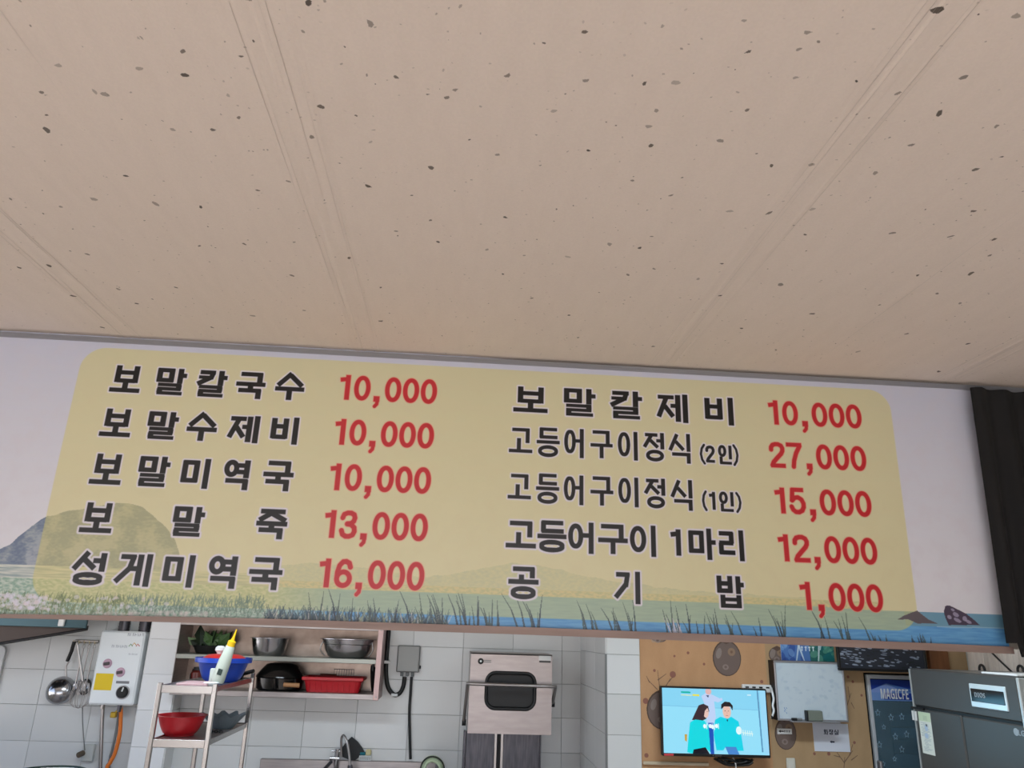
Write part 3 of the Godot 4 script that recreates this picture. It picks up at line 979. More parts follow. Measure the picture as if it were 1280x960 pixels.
func banner():
	var z := CAM.z - BAN
	var t = thing("menu_banner", "long printed menu banner with yellow price card and seaside landscape, hung under the ceiling", "banner", Vector3(0, 1.86, z))
	var m := printed(banner_print(), .36)
	var st := nb()
	var back := nb()
	st.set_smooth_group(0)
	# lower edge follows its slightly bowed batten
	var lowpx := [[-60, 767.6], [0, 768], [120, 769.6], [320, 773.4], [640, 783.7], [960, 795.9], [1258, 808.5]]
	var low := []
	for p in lowpx:
		low.append(U(p[0], p[1]))
	var toppx := [[-60, 410.5], [0, 413.5], [140, 420], [540, 443], [760, 458.5], [1213, 486]]
	var top := []
	for p in toppx:
		top.append(U(p[0], p[1]))
	var NX := 90
	var NY := 20
	var g := []
	for j in NY + 1:
		var row := []
		for i in NX + 1:
			var s := float(i) / NX
			var k := float(j) / NY
			var u: float = lerp(lerp(BU0 + .004, .741, s), lerp(BU0 + .004, .7335, s), k)
			var va := follow(top, u)
			var vb := follow(low, u)
			var v: float = lerp(va, vb, k)
			var wav := sin(u * 9.0 + .6) * .0025 * sin(k * PI) + sin(u * 23.0 + k * 3.0) * .0010 * sin(k * PI)
			var cr := clampf((u - .66) / .08, 0.0, 1.0)
			wav += sin((u - .66) * 60.0 + k * 2.5) * .004 * cr * (1.0 - .6 * k)
			row.append([Vector3(u * BAN, CAM.y + v * BAN, z + .004 + wav), Vector2((u - BU0) / (BU1 - BU0), (BV1 - v) / (BV1 - BV0))])
		g.append(row)
	for j in NY:
		for i in NX:
			for e in [[0, 0], [0, 1], [1, 1], [0, 0], [1, 1], [1, 0]]:
				var q: Array = g[j + e[0]][i + e[1]]
				st.set_uv(q[1])
				st.add_vertex((q[0] as Vector3) - O)
			tri(back, g[j][i][0] - Vector3(0, 0, .006), g[j + 1][i + 1][0] - Vector3(0, 0, .006), g[j][i + 1][0] - Vector3(0, 0, .006))
			tri(back, g[j][i][0] - Vector3(0, 0, .006), g[j + 1][i][0] - Vector3(0, 0, .006), g[j + 1][i + 1][0] - Vector3(0, 0, .006))
	put(st, "printed_sheet", m, t)
	put(back, "backing", M.white_matte, t)
	# wooden batten along the lower edge of the header
	var s = structure("trim_1", Vector3(0, 1.83, z))
	st = nb()
	var bat := []
	for p in lowpx:
		bat.append(U(p[0], p[1]))
	var xs := []
	for k in 41:
		xs.append(lerp(-.72, .7345, k / 40.0))
	for k in 40:
		var ua: float = xs[k]
		var ub: float = xs[k + 1]
		var ya: float = CAM.y + follow(bat, ua) * BAN
		var yb: float = CAM.y + follow(bat, ub) * BAN
		var q := []
		for e in [[ua, ya], [ub, yb]]:
			for zz in [z + .020, z - .012]:
				q.append(Vector3(e[0] * BAN, e[1] + .001, zz))
				q.append(Vector3(e[0] * BAN, e[1] - (lerpf(.0095, .0205, clampf((e[0] + .57) / .5, 0.0, 1.0))), zz))
		var ctr := Vector3.ZERO
		for v in q:
			ctr += v / 8.0
		quad_out(st, q[0], q[1], q[5], q[4], ctr)
		quad_out(st, q[2], q[3], q[7], q[6], ctr)
		quad_out(st, q[0], q[2], q[6], q[4], ctr)
		quad_out(st, q[1], q[3], q[7], q[5], ctr)
		if k == 0:
			quad_out(st, q[0], q[1], q[3], q[2], ctr)
		if k == 39:
			quad_out(st, q[4], q[5], q[7], q[6], ctr)
	put(st, "batten", M.woodtrim, s)
	# aluminium rail under the ceiling: a broad flange and a lower bead
	var r = thing("banner_rail", "thin aluminium rail along the ceiling above the menu banner", "rail", Vector3(0, CEIL, z))
	for e in [[.0045, .0100, .014, .022, "flange"], [.0108, .0160, .008, .014, "bead"]]:
		st = nb()
		var pts := []
		for k in 41:
			var u: float = lerp(-.73, .92, k / 40.0)
			var y: float = CAM.y + follow(top, min(u, .741)) * BAN - (max(u, .741) - .741) * .012 + .0175
			pts.append(Vector3(u * BAN, min(y, CEIL - .003), z))
		for k in 40:
			var a: Vector3 = pts[k]
			var b: Vector3 = pts[k + 1]
			var q := []
			for v in [a, b]:
				for zz in [e[3], -.002]:
					q.append(v + Vector3(0, -e[0], zz))
					q.append(v + Vector3(0, -e[1], zz - (e[3] - e[2] if zz > 0 else 0.0)))
			var ctr := Vector3.ZERO
			for v in q:
				ctr += v / 8.0
			quad_out(st, q[0], q[1], q[5], q[4], ctr)
			quad_out(st, q[2], q[3], q[7], q[6], ctr)
			quad_out(st, q[0], q[2], q[6], q[4], ctr)
			quad_out(st, q[1], q[3], q[7], q[5], ctr)
			if k == 0:
				quad_out(st, q[0], q[1], q[3], q[2], ctr)
			if k == 39:
				quad_out(st, q[4], q[5], q[7], q[6], ctr)
		put(st, e[4], sm(Color(.60, .60, .62), .4, .3), r)
func follow(L: Array, u: float) -> float:
	for k in L.size() - 1:
		if u <= L[k + 1].x or k == L.size() - 2:
			return lerpf(L[k].y, L[k + 1].y, (u - L[k].x) / (L[k + 1].x - L[k].x))
	return L[0].y
func curtain():
	var z := -BAN + .045
	var t = thing("black_curtain", "black pleated curtain hanging at the end of the menu banner", "curtain", Vector3(2.1, 1.8, z))
	var st := nb()
	st.set_smooth_group(0)
	var x0 := .741 * (BAN - .045)
	var x1 := 2.75
	var N := 220
	var rows := 10
	var f := []
	for j in rows + 1:
		var k := float(j) / rows
		var row := []
		for i in N + 1:
			var s := float(i) / N
			var xa := lerpf(x0 - .004, x1, s)
			var xb := lerpf(x0 - .025, x1, s)
			var x := lerpf(xa, xb, k)
			var ph := s * 21.0 * PI
			var zz := z + sin(ph) * (.010 + .012 * k) + sin(ph * .37 + 1.0) * .008
			var bot := 1.825 + (.040 if s < .022 else 0.0) + sin(s * 30.0) * .002
			row.append(Vector3(x, lerpf(CEIL - .027, bot, k), zz))
		f.append(row)
	for j in rows:
		for i in N:
			var a: Vector3 = f[j][i]
			var b: Vector3 = f[j][i + 1]
			var c: Vector3 = f[j + 1][i + 1]
			var d: Vector3 = f[j + 1][i]
			tri(st, a, b, c); tri(st, a, c, d)
	for j in rows:
		for i in N:
			var o := Vector3(0, 0, -.003)
			tri(st, f[j][i] + o, f[j + 1][i + 1] + o, f[j][i + 1] + o); tri(st, f[j][i] + o, f[j + 1][i] + o, f[j + 1][i + 1] + o)
	put(st, "cloth", M.curtain, t)
	st = nb()
	for i in N:
		var o := Vector3(0, 0, .002)
		var a: Vector3 = f[rows][i] + o
		var b: Vector3 = f[rows][i + 1] + o
		quad_out(st, a, b, b + Vector3(0, .022, 0), a + Vector3(0, .022, 0), (a + b) * .5 - Vector3(0, 0, 1))
	put(st, "hem", M.curtain, t)

# ------------------------------------------------------------------ unseen lamps added to brighten the kitchen
func added_lamp(at: Vector3, label):
	var t = thing("added_lamp", label, "lamp", at)
	var st := nb()
	bx(st, at.x - .62, at.x + .62, at.y - .07, at.y - .001, at.z - .16, at.z + .16, .008)
	put(st, "housing", M.white, t)
	var e := sm(Color(.9, .9, .9), .5)
	e.emission_enabled = true
	e.emission = Color(.90, .96, 1.0)
	e.emission_energy_multiplier = 1.2
	st = nb()
	bx(st, at.x - .58, at.x + .58, at.y - .078, at.y - .071, at.z - .13, at.z + .13, .002)
	put(st, "diffuser", e, t, "lit white diffuser of the added lamp")
	var l := AreaLight3D.new()
	l.name = "added_lamp_light"
	l.area_size = Vector2(1.16, .26)
	l.light_color = Color(.90, .96, 1.0)
	l.light_energy = LAMP
	l.area_range = 12.0
	l.shadow_enabled = true
	l.position = Vector3(0, -.082, 0)
	l.rotation.x = -PI / 2
	t.add_child(l, true)

# ------------------------------------------------------------------ kitchen, left end
func hood_and_fridge_left():
	var d := 5.8
	var yb: float = P(60, 784.2, d).y
	var xr: float = P(107, 786, d).x
	var t = thing("range_hood", "dark steel cooker hood hanging over the kitchen's left end", "hood", Vector3(-3.3, yb, -6.1))
	var teal := sm(Color(.28, .36, .38), .3, .8)
	var st := nb()
	bx(st, -3.95, xr, yb, yb + .11, -d - .02, -d, .004)
	put(st, "front_lip", teal, t)
	st = nb()                                          # sheet below the lip, lower towards the left
	var poly := PackedVector2Array([Vector2(xr, yb + .02), Vector2(-3.95, yb + .02), Vector2(-3.95, yb - .2035 * (xr + 3.95)), Vector2(xr, yb - .006)])
	extrude(st, poly, Vector3(0, 0, -d - .03), Vector3.RIGHT, Vector3.UP, Vector3(0, 0, -.012))
	put(st, "grease_sheet", sm(Color(.30, .26, .24), .5, .5), t)
	st = nb()
	var a := Vector3(-3.95, yb - .2035 * (xr + 3.95), -d - .028)
	var b := Vector3(xr, yb - .004, -d - .028)
	tube(st, [a, b], .010, 8)
	put(st, "lower_rim", M.black, t)
	st = nb()                                          # body up to the ceiling duct
	var ctr := Vector3(-3.3, yb + .3, -6.1)
	var q := []
	for e in [[-3.95, xr, yb + .10, -6.42, -d - .01], [-3.6, -2.95, yb + .55, -6.42, -6.1]]:
		q.append([Vector3(e[0], e[2], e[4]), Vector3(e[1], e[2], e[4]), Vector3(e[1], e[2], e[3]), Vector3(e[0], e[2], e[3])])
	for k in 4:
		quad_out(st, q[0][k], q[0][(k + 1) % 4], q[1][(k + 1) % 4], q[1][k], ctr)
	bx(st, -3.5, -3.05, yb + .54, CEIL - .004, -6.42, -6.12, .003)
	put(st, "canopy", M.steel_dark, t)
	st = nb()
	var c1 := P(74.5, 774, d - .004)
	var c2 := P(80, 783, d - .004)
	bx(st, c1.x, c2.x, c2.y, c1.y + .01, -d, -d + .018, .004)
	put(st, "clip", M.white_matte, t, "small cream plastic clip")
	# white chopping board hung on the tiles, its corner in the picture
	var wf := -WALL + .011
	var cn := P(8, 807, 6.40)
	t = thing("chopping_board", "large white plastic chopping board with rounded corners hung below the cooker hood", "chopping board", Vector3(cn.x - .19, cn.y - .60, wf))
	st = nb()
	extrude(st, rrect(cn.x - .38, cn.y - .60, cn.x, cn.y, .045, 8), Vector3(0, 0, wf + .022), Vector3.RIGHT, Vector3.UP, Vector3(0, 0, -.021))
	put(st, "slab", M.white, t)
	st = nb()
	tube(st, [Vector3(cn.x - .19, cn.y - .05, wf + .02), Vector3(cn.x - .19, cn.y - .04, wf + .045)], .012, 10)
	put(st, "hanging_peg", M.grey, t)
	# green-rimmed basket on a small stool, its rim just in view
	var c := P(60, 966, 5.6)
	t = thing("wash_basket", "wire-grey colander with dark green rim on a steel pail", "basket", Vector3(c.x, c.y - .22, -5.6))
	st = nb()
	lathe(st, Vector3(c.x, c.y - .22, -5.6), [Vector2(.01, 0), Vector2(.13, .0), Vector2(.19, .06), Vector2(.225, .22), Vector2(.218, .22), Vector2(.185, .064), Vector2(.128, .006), Vector2(.01, .006)], 36)
	put(st, "bowl", M.white, t)
	st = nb()
	var ring := []
	for k in 41:
		ring.append(Vector3(c.x + .226 * cos(TAU * k / 40.0), c.y, -5.6 + .226 * sin(TAU * k / 40.0)))
	tube(st, ring, .009, 8)
	put(st, "rim", sm(Color(.03, .17, .14), .4), t, "dark green rim")
	var h: float = c.y - .22
	t = thing("steel_pail", "steel pail standing on the floor under the green-rimmed colander", "pail", Vector3(c.x, 0, -5.6))
	st = nb()
	lathe(st, Vector3(c.x, 0, -5.6), [Vector2(.0, .0), Vector2(.17, 0), Vector2(.20, h - .01), Vector2(.206, h), Vector2(.0, h)], 32)
	put(st, "body", M.steel_soft, t)

func heater():
	var d := 6.26
	var a := P(127, 788, d)
	var b := P(166, 882, d)
	var t = thing("water_heater", "white wall-mounted gas water heater with yellow sticker and round dials", "water heater", Vector3((a.x + b.x) * .5, b.y, -6.34))
	var st := nb()
	var wf := -WALL + .011
	bx(st, a.x, b.x, b.y, a.y, wf, -d, .012)
	put(st, "casing", sm(Color(.93, .95, .96), .3), t)
	# dials
	for e in [[134.3, 829.4, .031], [150.5, 840.3, .031]]:
		var c := P(e[0], e[1], d)
		st = nb()
		lathe(st, c, [Vector2(e[2] * 1.1, 0), Vector2(e[2], .008), Vector2(e[2] * .9, .010), Vector2(0, .010)], 24, Basis(Vector3.RIGHT, PI / 2))
		var k = put(st, "dial_ring", sm(Color(.80, .66, .73), .4), t, "pink dial ring")
		st = nb()
		cb(st, c + Vector3(0, 0, .016), Vector3(.042, .022, .016), .003, Basis(Vector3.BACK, .18))
		put(st, "dial_grip", sm(Color(.30, .27, .28), .4), k, "dark grip")
	var kc := P(153.5, 865.4, d)
	st = nb()
	lathe(st, kc, [Vector2(.05, 0), Vector2(.05, .004), Vector2(0, .004)], 28, Basis(Vector3.RIGHT, PI / 2))
	put(st, "scale_plate", M.alu, t)
	st = nb()
	lathe(st, kc, [Vector2(.042, .003), Vector2(.040, .022), Vector2(.034, .028), Vector2(0, .028)], 28, Basis(Vector3.RIGHT, PI / 2))
	var kn = put(st, "knob", M.black, t, "black round knob")
	st = nb()
	cb(st, kc + Vector3(.006, .022, .029), Vector3(.010, .030, .006), .002, Basis(Vector3.BACK, -.25))
	put(st, "pointer", M.white, kn)
	# sticker and marks
	var s1 := P(120.6, 841.5, d)
	var s2 := P(138.6, 863, d)
	st = nb()
	bx(st, max(s1.x, a.x + .004), s2.x, s2.y, s1.y, -d, -d + .0015, .0004)
	put(st, "sticker", sm(Color(.93, .80, .12), .6), t, "yellow square sticker")
	var gm := sm(Color(.50, .50, .52), .5)
	caption(t, P(170, 793.5, d) + Vector3(0, 0, .001), .125, .026, 7, Color(.56, .58, .62), Color(.92, .94, .95))
	caption(t, P(150, 808.0, d) + Vector3(0, 0, .001), .125, .024, 8, Color(.60, .63, .67), Color(.92, .94, .95))
	caption(t, P(166.5, 817.8, d) + Vector3(0, 0, .001), .070, .014, 6, Color(.62, .65, .68), Color(.92, .94, .95))
	st = nb()
	bx(st, P(145, 853, d).x, P(161.5, 853, d).x, P(153, 854.5, d).y, P(153, 851.3, d).y, -d, -d + .001, .0003)
	put(st, "caption_strip", gm, t)
	var cols := [Color(.25, .55, .25), Color(.85, .65, .1), Color(.75, .15, .12)]
	for k in 3:
		st = nb()
		var p := P(164 + k * 4.4, 806.0 - (1.5 if k == 1 else 0.0), d)
		tube(st, [p + Vector3(-.014, -.012, .001), p + Vector3(-.004, .006, .001), p + Vector3(.012, -.010, .001)], .0025, 6)
		put(st, "emblem_stroke", sm(cols[k], .5), t)
	# flue ducts above
	for e in [[154, .042], [180, .045]]:
		st = nb()
		var p := P(e[0], 787, 6.33)
		var prof := [Vector2(0, 0)]
		for k in 10:
			prof.append(Vector2(e[1] * .92, k * .022))
			prof.append(Vector2(e[1], k * .022 + .011))
		prof.append(Vector2(0, .22))
		lathe(st, Vector3(p.x, a.y - .002, -6.34), prof, 20)
		put(st, "flue_duct", M.steel_dark, t, "ribbed grey flue duct")
	# valves under the casing
	st = nb()
	var v := P(146.5, 885, d)
	tube(st, [Vector3(v.x, b.y + .002, -d - .04), Vector3(v.x, b.y - .05, -d - .04)], .016, 10)
	put(st, "valve", M.steel_dark, t)
	st = nb()
	cb(st, Vector3(P(140, 894, d).x, P(140, 894, d).y, -d - .03), Vector3(.042, .040, .03), .005)
	tube(st, [Vector3(P(140, 894, d).x, P(140, 894, d).y, -d - .03), Vector3(v.x, b.y - .03, -d - .04)], .010, 8)
	put(st, "gas_cock", sm(Color(.72, .60, .22), .35, .7), t, "brass gas cock")
	# hoses hang from it and run down the wall
	var hz := -6.36
	var hoses := [
		["water_hose", "braided steel water hose under the heater's left side", M.steel, .013, [[128.5, 882], [127.5, 905], [126.5, 935], [125, 975], [124, 1040]]],
		["water_hose", "thin grey water hose between steel and orange hoses", M.grey, .009, [[146.8, 896], [145, 915], [140, 938], [136.5, 957], [132, 1040]]],
		["gas_hose", "orange gas hose below the water heater", M.orange, .014, [[153.5, 884], [154, 898], [152.5, 918], [147, 940], [141, 952], [136, 966], [134, 1040]]]]
	for e in hoses:
		var pts := []
		for p in e[4]:
			var w := P(p[0], p[1], 6.36)
			w.z = hz + (.045 if e[0] == "gas_hose" else 0.0)
			pts.append(w)
		pts[0].y = b.y - .001
		t = thing(e[0], e[1], "hose", pts[pts.size() - 1])
		st = nb()
		tube(st, smooth(pts), e[3], 10)
		put(st, "hose_line", e[2], t)
		st = nb()
		tube(st, [pts[0], pts[0] + Vector3(0, -.035, 0)], e[3] * 1.35, 6)
		put(st, "end_nut", M.steel, t)
	# outlet
	var o1 := P(105, 930, 6.4)
	var o2 := P(115.5, 952, 6.4)
	t = thing("power_outlet", "grey-white wall outlet low on the tiles below the hanging ladles", "outlet", Vector3((o1.x + o2.x) * .5, o2.y, wf))
	st = nb()
	bx(st, o1.x, o2.x, o2.y, o1.y, wf, wf + .03, .006)
	put(st, "cover", sm(Color(.74, .75, .74), .5), t)
	st = nb()
	tube(st, [Vector3(o1.x + .01, (o1.y + o2.y) * .5, wf + .03), Vector3(o1.x - .004, (o1.y + o2.y) * .5 - .01, wf + .07)], .02, 10)
	put(st, "plug", sm(Color(.35, .30, .24), .5), t, "brown plug")
	var cord := []
	for p in [[103, 884], [103.2, 900], [104, 915], [105, 928], [106, 938]]:
		cord.append(P(p[0], p[1], 6.37))
	t = thing("thin_cable", "thin grey cable hanging on the tiles above the outlet", "cable", cord[4])
	st = nb()
	tube(st, smooth(cord), .004, 6)
	put(st, "cord_line", M.grey, t)

func utensils():
	var d := 6.375
	var wf := -WALL + .011
	var a := P(91, 801.5, d)
	var b := P(121, 803, d)
	var t = thing("utensil_rail", "steel rail with hooks holding kitchen tools beside the water heater", "rail", Vector3((a.x + b.x) * .5, a.y, wf))
	var st := nb()
	bx(st, a.x, b.x, a.y - .012, a.y + .012, wf, wf + .018, .003)
	put(st, "bar", M.steel, t)
	var hx := []
	for k in 5:
		var x: float = lerp(a.x + .012, b.x - .012, k / 4.0)
		hx.append(x)
		st = nb()
		tube(st, [Vector3(x, a.y - .004, wf + .015), Vector3(x, a.y - .012, wf + .050), Vector3(x, a.y + .006, wf + .056)], .004, 6)
		put(st, "hook", sm(Color(.78, .72, .58), .5), t, "cream hook tip")
	var hz := wf + .045
	# big ladle with a dark grip
	var bowlc := P(73, 862, 6.34)
	t = thing("ladle", "large round steel ladle with dark grip hanging on the rail", "ladle", Vector3(bowlc.x, bowlc.y - .1, hz))
	st = nb()
	var top := Vector3(hx[0], a.y - .012, hz)
	var neck := P(82, 846, 6.36)
	neck.z = hz
	tube(st, smooth([top + Vector3(-.006, -.13, 0), (top + neck) * .5 + Vector3(-.02, -.05, 0), neck]), .006, 8)
	put(st, "shaft", M.steel, t)
	st = nb()
	tube(st, [top + Vector3(0, .01, 0), top + Vector3(-.006, -.06, 0), top + Vector3(-.022, -.135, 0)], .013, 10)
	put(st, "grip", M.black, t, "dark grip")
	st = nb()
	var tilt := Basis(Vector3(1, 0, 0), -2.0) * Basis(Vector3(0, 0, 1), .25)
	lathe(st, Vector3(bowlc.x, bowlc.y, hz - .004), [Vector2(.104, .03), Vector2(.098, .0), Vector2(.075, -.035), Vector2(.04, -.052), Vector2(0, -.056), Vector2(0, -.052), Vector2(.038, -.048), Vector2(.072, -.031), Vector2(.094, .002), Vector2(.100, .03)], 32, tilt)
	put(st, "bowl", M.bowl, t)
	# whisk
	var wc := P(100.5, 869, 6.34)
	hz += .034
	t = thing("whisk", "steel balloon whisk hanging upside down next to the large ladle", "whisk", Vector3(wc.x, wc.y - .1, hz))
	st = nb()
	tube(st, [Vector3(hx[1], a.y - .012, hz), Vector3(wc.x, wc.y + .10, hz)], .009, 8)
	put(st, "handle", M.steel, t)
	for k in 5:
		st = nb()
		var an := PI * k / 5.0
		var e := Vector3(cos(an), 0, sin(an) * .25)
		var pts := []
		for j in 17:
			var f := TAU * j / 16.0
			pts.append(Vector3(wc.x, wc.y + .01 - cos(f) * -.10, hz) + e * sin(f) * .075 * (1.0 - .25 * cos(f)))
		tube(st, pts, .0022, 5)
		put(st, "wire", M.steel, t)
	# spoons and a spatula
	hz -= .034
	var kinds := [["serving_spoon", "slim steel serving spoon hanging in the middle of the rail", "spoon", 2, -.30, .024], ["slotted_turner", "steel turner with slotted blade on the hook next to the serving spoon", "turner", 3, -.28, .03], ["rice_paddle", "short steel scoop on the rail's last hook by the heater", "scoop", 4, -.30, .042]]
	for e in kinds:
		var x: float = hx[e[3]]
		t = thing(e[0], e[1], e[2], Vector3(x, a.y + e[4] - .05, hz))
		st = nb()
		var loop := []
		for k in 13:
			loop.append(Vector3(x + sin(TAU * k / 12.0) * .010, a.y - .020 - .016 * (1.0 - cos(TAU * k / 12.0)), hz))
		tube(st, loop, .003, 6)
		tube(st, [Vector3(x, a.y - .050, hz), Vector3(x - .006, a.y + e[4], hz)], .0055, 8)
		put(st, "handle", M.steel, t)
		st = nb()
		if e[3] == 3:
			for k in 4:
				bx(st, x - .034 + k * .019, x - .022 + k * .019, a.y + e[4] - .09, a.y + e[4], hz - .002, hz + .002, .001)
			bx(st, x - .034, x + .035, a.y + e[4] - .10, a.y + e[4] - .085, hz - .002, hz + .002, .001)
			bx(st, x - .034, x + .035, a.y + e[4] - .008, a.y + e[4] + .004, hz - .002, hz + .002, .001)
			put(st, "blade", M.steel, t)
		else:
			lathe(st, Vector3(x - .006, a.y + e[4] - .025, hz), [Vector2(e[5], .008), Vector2(e[5] * .8, -.004), Vector2(0, -.010), Vector2(0, -.007), Vector2(e[5] * .75, -.001), Vector2(e[5] * .94, .008)], 20, Basis(Vector3.RIGHT, 1.4) * Basis.from_scale(Vector3(1, 1, 1.4)))
			put(st, "bowl", M.bowl, t)

# ------------------------------------------------------------------ wall shelf and what stands on it
func bowl_shape(st: SurfaceTool, c: Vector3, r: float, h: float, foot := .6, lip := .012):
	var p := []
	p.append(Vector2(0, 0))
	p.append(Vector2(r * foot, 0))
	for k in range(1, 8):
		var f := k / 8.0
		p.append(Vector2(lerp(r * foot, r, pow(f, .55)), h * f))
	p.append(Vector2(r, h * .97))
	p.append(Vector2(r + lip, h * .985))
	p.append(Vector2(r + lip, h))
	p.append(Vector2(r - .004, h))
	for k in range(7, 0, -1):
		var f := k / 8.0
		p.append(Vector2(lerp(r * foot, r, pow(f, .55)) - .004, h * f + .003))
	p.append(Vector2(r * foot - .004, .004))
	p.append(Vector2(0, .004))
	lathe(st, c, p, 40)
func shelf_unit():
	var df := 6.12
	var wf := -WALL + .011
	var xl := -2.044
	var xr: float = P(480, 785, df).x
	var yt: float = P(400, 783.5, df).y
	var ym: float = P(400, 828.3, df).y
	var ym2: float = P(400, 822.3, df).y
	var yb: float = P(400, 873.5, df).y
	var yb2: float = P(400, 866.3, df).y
	yt += .012
	var t = thing("steel_shelf", "two-tier stainless steel wall shelf with side panels on kitchen tiles", "shelf", Vector3((xl + xr) * .5, yb, -6.27))
	var st := nb()
	bx(st, xl, xr, yt - .03, yt, wf, -df, .003)
	put(st, "top_panel", M.steel_soft, t)
	st = nb()
	bx(st, xl + .005, xr - .04, ym, ym2, wf, -df, .003)
	put(st, "shelf_board", sm(Color(.62, .63, .60), .35, .6), t)
	st = nb()
	bx(st, xl, xr - .002, yb, yb2, wf, -df, .003)
	put(st, "shelf_board", M.steel_soft, t)
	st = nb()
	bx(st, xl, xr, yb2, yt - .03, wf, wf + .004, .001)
	put(st, "back_panel", grain(sm(Color.WHITE, .38, .9), Color(.60, .53, .49), Color(.70, .63, .58), .02, Vector3(1.5, 1.5, 1.5)), t)  # pinkish reflection of the surroundings put into the steel colour
	st = nb()
	bx(st, xr - .040, xr, yb - .002, yt, -df - .012, -df + .004, .002)
	bx(st, xr - .006, xr, yb, yt, wf, -df, .002)
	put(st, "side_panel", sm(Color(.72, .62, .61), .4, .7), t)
	st = nb()
	bx(st, xl, xl + .006, yb, yt, wf, -df, .002)
	put(st, "side_panel", M.steel_soft, t)
	for y in [yb + .02, yt - .02]:
		st = nb()
		lathe(st, Vector3(xr - .020, y, -df + .003), [Vector2(.008, 0), Vector2(.006, .004), Vector2(0, .005)], 10, Basis(Vector3.RIGHT, PI / 2))
		put(st, "screw", M.steel, t)
	# upper board: greens, two steel bowls
	var zc := -6.27
	var c1 := U(310, 797)
	var c2 := U(364, 820)
	var D := 6.27
	t = thing("steel_bowl", "smaller deep steel bowl in the middle of the upper shelf", "bowl", Vector3((c1.x + c2.x) * .5 * D, ym2, zc), "steel bowls on the wall shelf")
	st = nb()
	bowl_shape(st, Vector3((c1.x + c2.x) * .5 * D, ym2 + .001, zc), (c2.x - c1.x) * .5 * D * .80, .128, .74, .02)
	put(st, "shell", M.bowl, t)
	t = thing("steel_bowl", "wide low steel bowl at the shelf's end by the side panel", "bowl", Vector3(-.80, ym2, zc), "steel bowls on the wall shelf")
	c1 = U(399, 797.5)
	c2 = U(470, 822)
	var bc := Vector3((c1.x + c2.x) * .5 * D, ym2 + .001, zc)
	t.position = bc
	O = bc
	st = nb()
	lathe(st, bc, [Vector2(0, 0), Vector2(.105, 0), Vector2(.125, .012), Vector2(.150, .06), Vector2(.157, .095), Vector2(.165, .1), Vector2(.172, .130), Vector2(.190, .134), Vector2(.190, .138), Vector2(.166, .138), Vector2(.158, .102), Vector2(.150, .098), Vector2(.140, .06), Vector2(.118, .016), Vector2(0, .005)], 40, Basis.from_scale(Vector3(1.15, 1, .80)))
	put(st, "shell", M.bowl, t)
	for sx in [-1.0, 1.0]:
		st = nb()
		tube(st, smooth([bc + Vector3(sx * .185, .125, .03), bc + Vector3(sx * .20, .06, .045), bc + Vector3(sx * .165, .012, .03)]), .005, 8)
		put(st, "bail", M.steel, t)
	# bunch of greens in a dark tub
	var gp := Vector3(P(262, 819, D).x, ym2 + .001, zc)
	t = thing("green_plant", "bunch of leafy greens in a dark tub on the upper shelf", "greens", gp)
	st = nb()
	lathe(st, gp, [Vector2(0, 0), Vector2(.10, 0), Vector2(.13, .06), Vector2(.122, .06), Vector2(0, .05)], 24)
	put(st, "tub", M.black, t, "dark tub")
	var lm := [M.leaf, M.leaf2, M.leaf3]
	for k in 46:
		st = nb()
		var an := rng.randf() * TAU
		var lean := rng.randf_range(.1, 1.15)
		var L := rng.randf_range(.08, .18)
		var w := L * rng.randf_range(.18, .34)
		var dir := Vector3(cos(an) * sin(lean), cos(lean), sin(an) * sin(lean) * .5).normalized()
		var sd := dir.cross(Vector3(sin(an), .3, cos(an))).normalized()
		var nn := sd.cross(dir) * .012
		var b0 := gp + Vector3(rng.randf_range(-.09, .09), .045, rng.randf_range(-.05, .06))
		var mid := b0 + dir * L * .5
		var tip := b0 + dir * L + Vector3(0, -.01, 0)
		tri(st, b0, mid + sd * w, mid + nn); tri(st, b0, mid + nn, mid - sd * w)
		tri(st, mid + sd * w, tip, mid + nn); tri(st, mid + nn, tip, mid - sd * w)
		put(st, "leaf", lm[k % 3], t)
	# lower board: black pot with lid, red tray, board, dark things
	var pc := Vector3(P(348, 866, D).x, yb2 + .001, zc)
	t = thing("black_pot", "black lidded pot with wooden side handle on the lower shelf", "pot", pc)
	st = nb()
	lathe(st, pc, [Vector2(0, 0), Vector2(.14, 0), Vector2(.155, .015), Vector2(.16, .088), Vector2(.168, .094), Vector2(.14, .094), Vector2(0, .088)], 32, Basis.from_scale(Vector3(1.1, 1, .85)))
	put(st, "body", M.black_gloss, t)
	st = nb()
	lathe(st, pc + Vector3(0, .096, 0), [Vector2(.166, 0), Vector2(.162, .012), Vector2(.13, .055), Vector2(.10, .09), Vector2(.06, .098), Vector2(0, .10)], 32, Basis.from_scale(Vector3(1.1, 1, .85)))
	put(st, "lid", M.black_gloss, t)
	st = nb()
	var h1 := P(361, 856.5, D - .16)
	tube(st, [Vector3(pc.x + .06, h1.y, -D + .13), Vector3(h1.x + .06, h1.y, -D + .145), Vector3(h1.x + .075, h1.y, -D + .145)], .016, 10)
	put(st, "side_handle", sm(Color(.66, .48, .32), .6), t, "pale wooden handle")
	var r1 := P(377.5, 846, 6.16)
	var r2 := P(452.6, 867, 6.16)
	t = thing("red_tray", "red rectangular plastic tray basket on the lower shelf", "tray", Vector3((r1.x + r2.x) * .5, yb2, zc))
	st = nb()
	var cx: float = (r1.x + r2.x) * .5
	var hw: float = (r2.x - r1.x) * .5
	var y0: float = yb2 + .001
	var y1: float = r1.y - .004
	var ctr := Vector3(cx, (y0 + y1) * .5, -6.28)
	var lo := rrect(-hw + .035, -.09, hw - .035, .09, .025, 4)
	var hi := rrect(-hw + .008, -.115, hw - .008, .115, .03, 4)
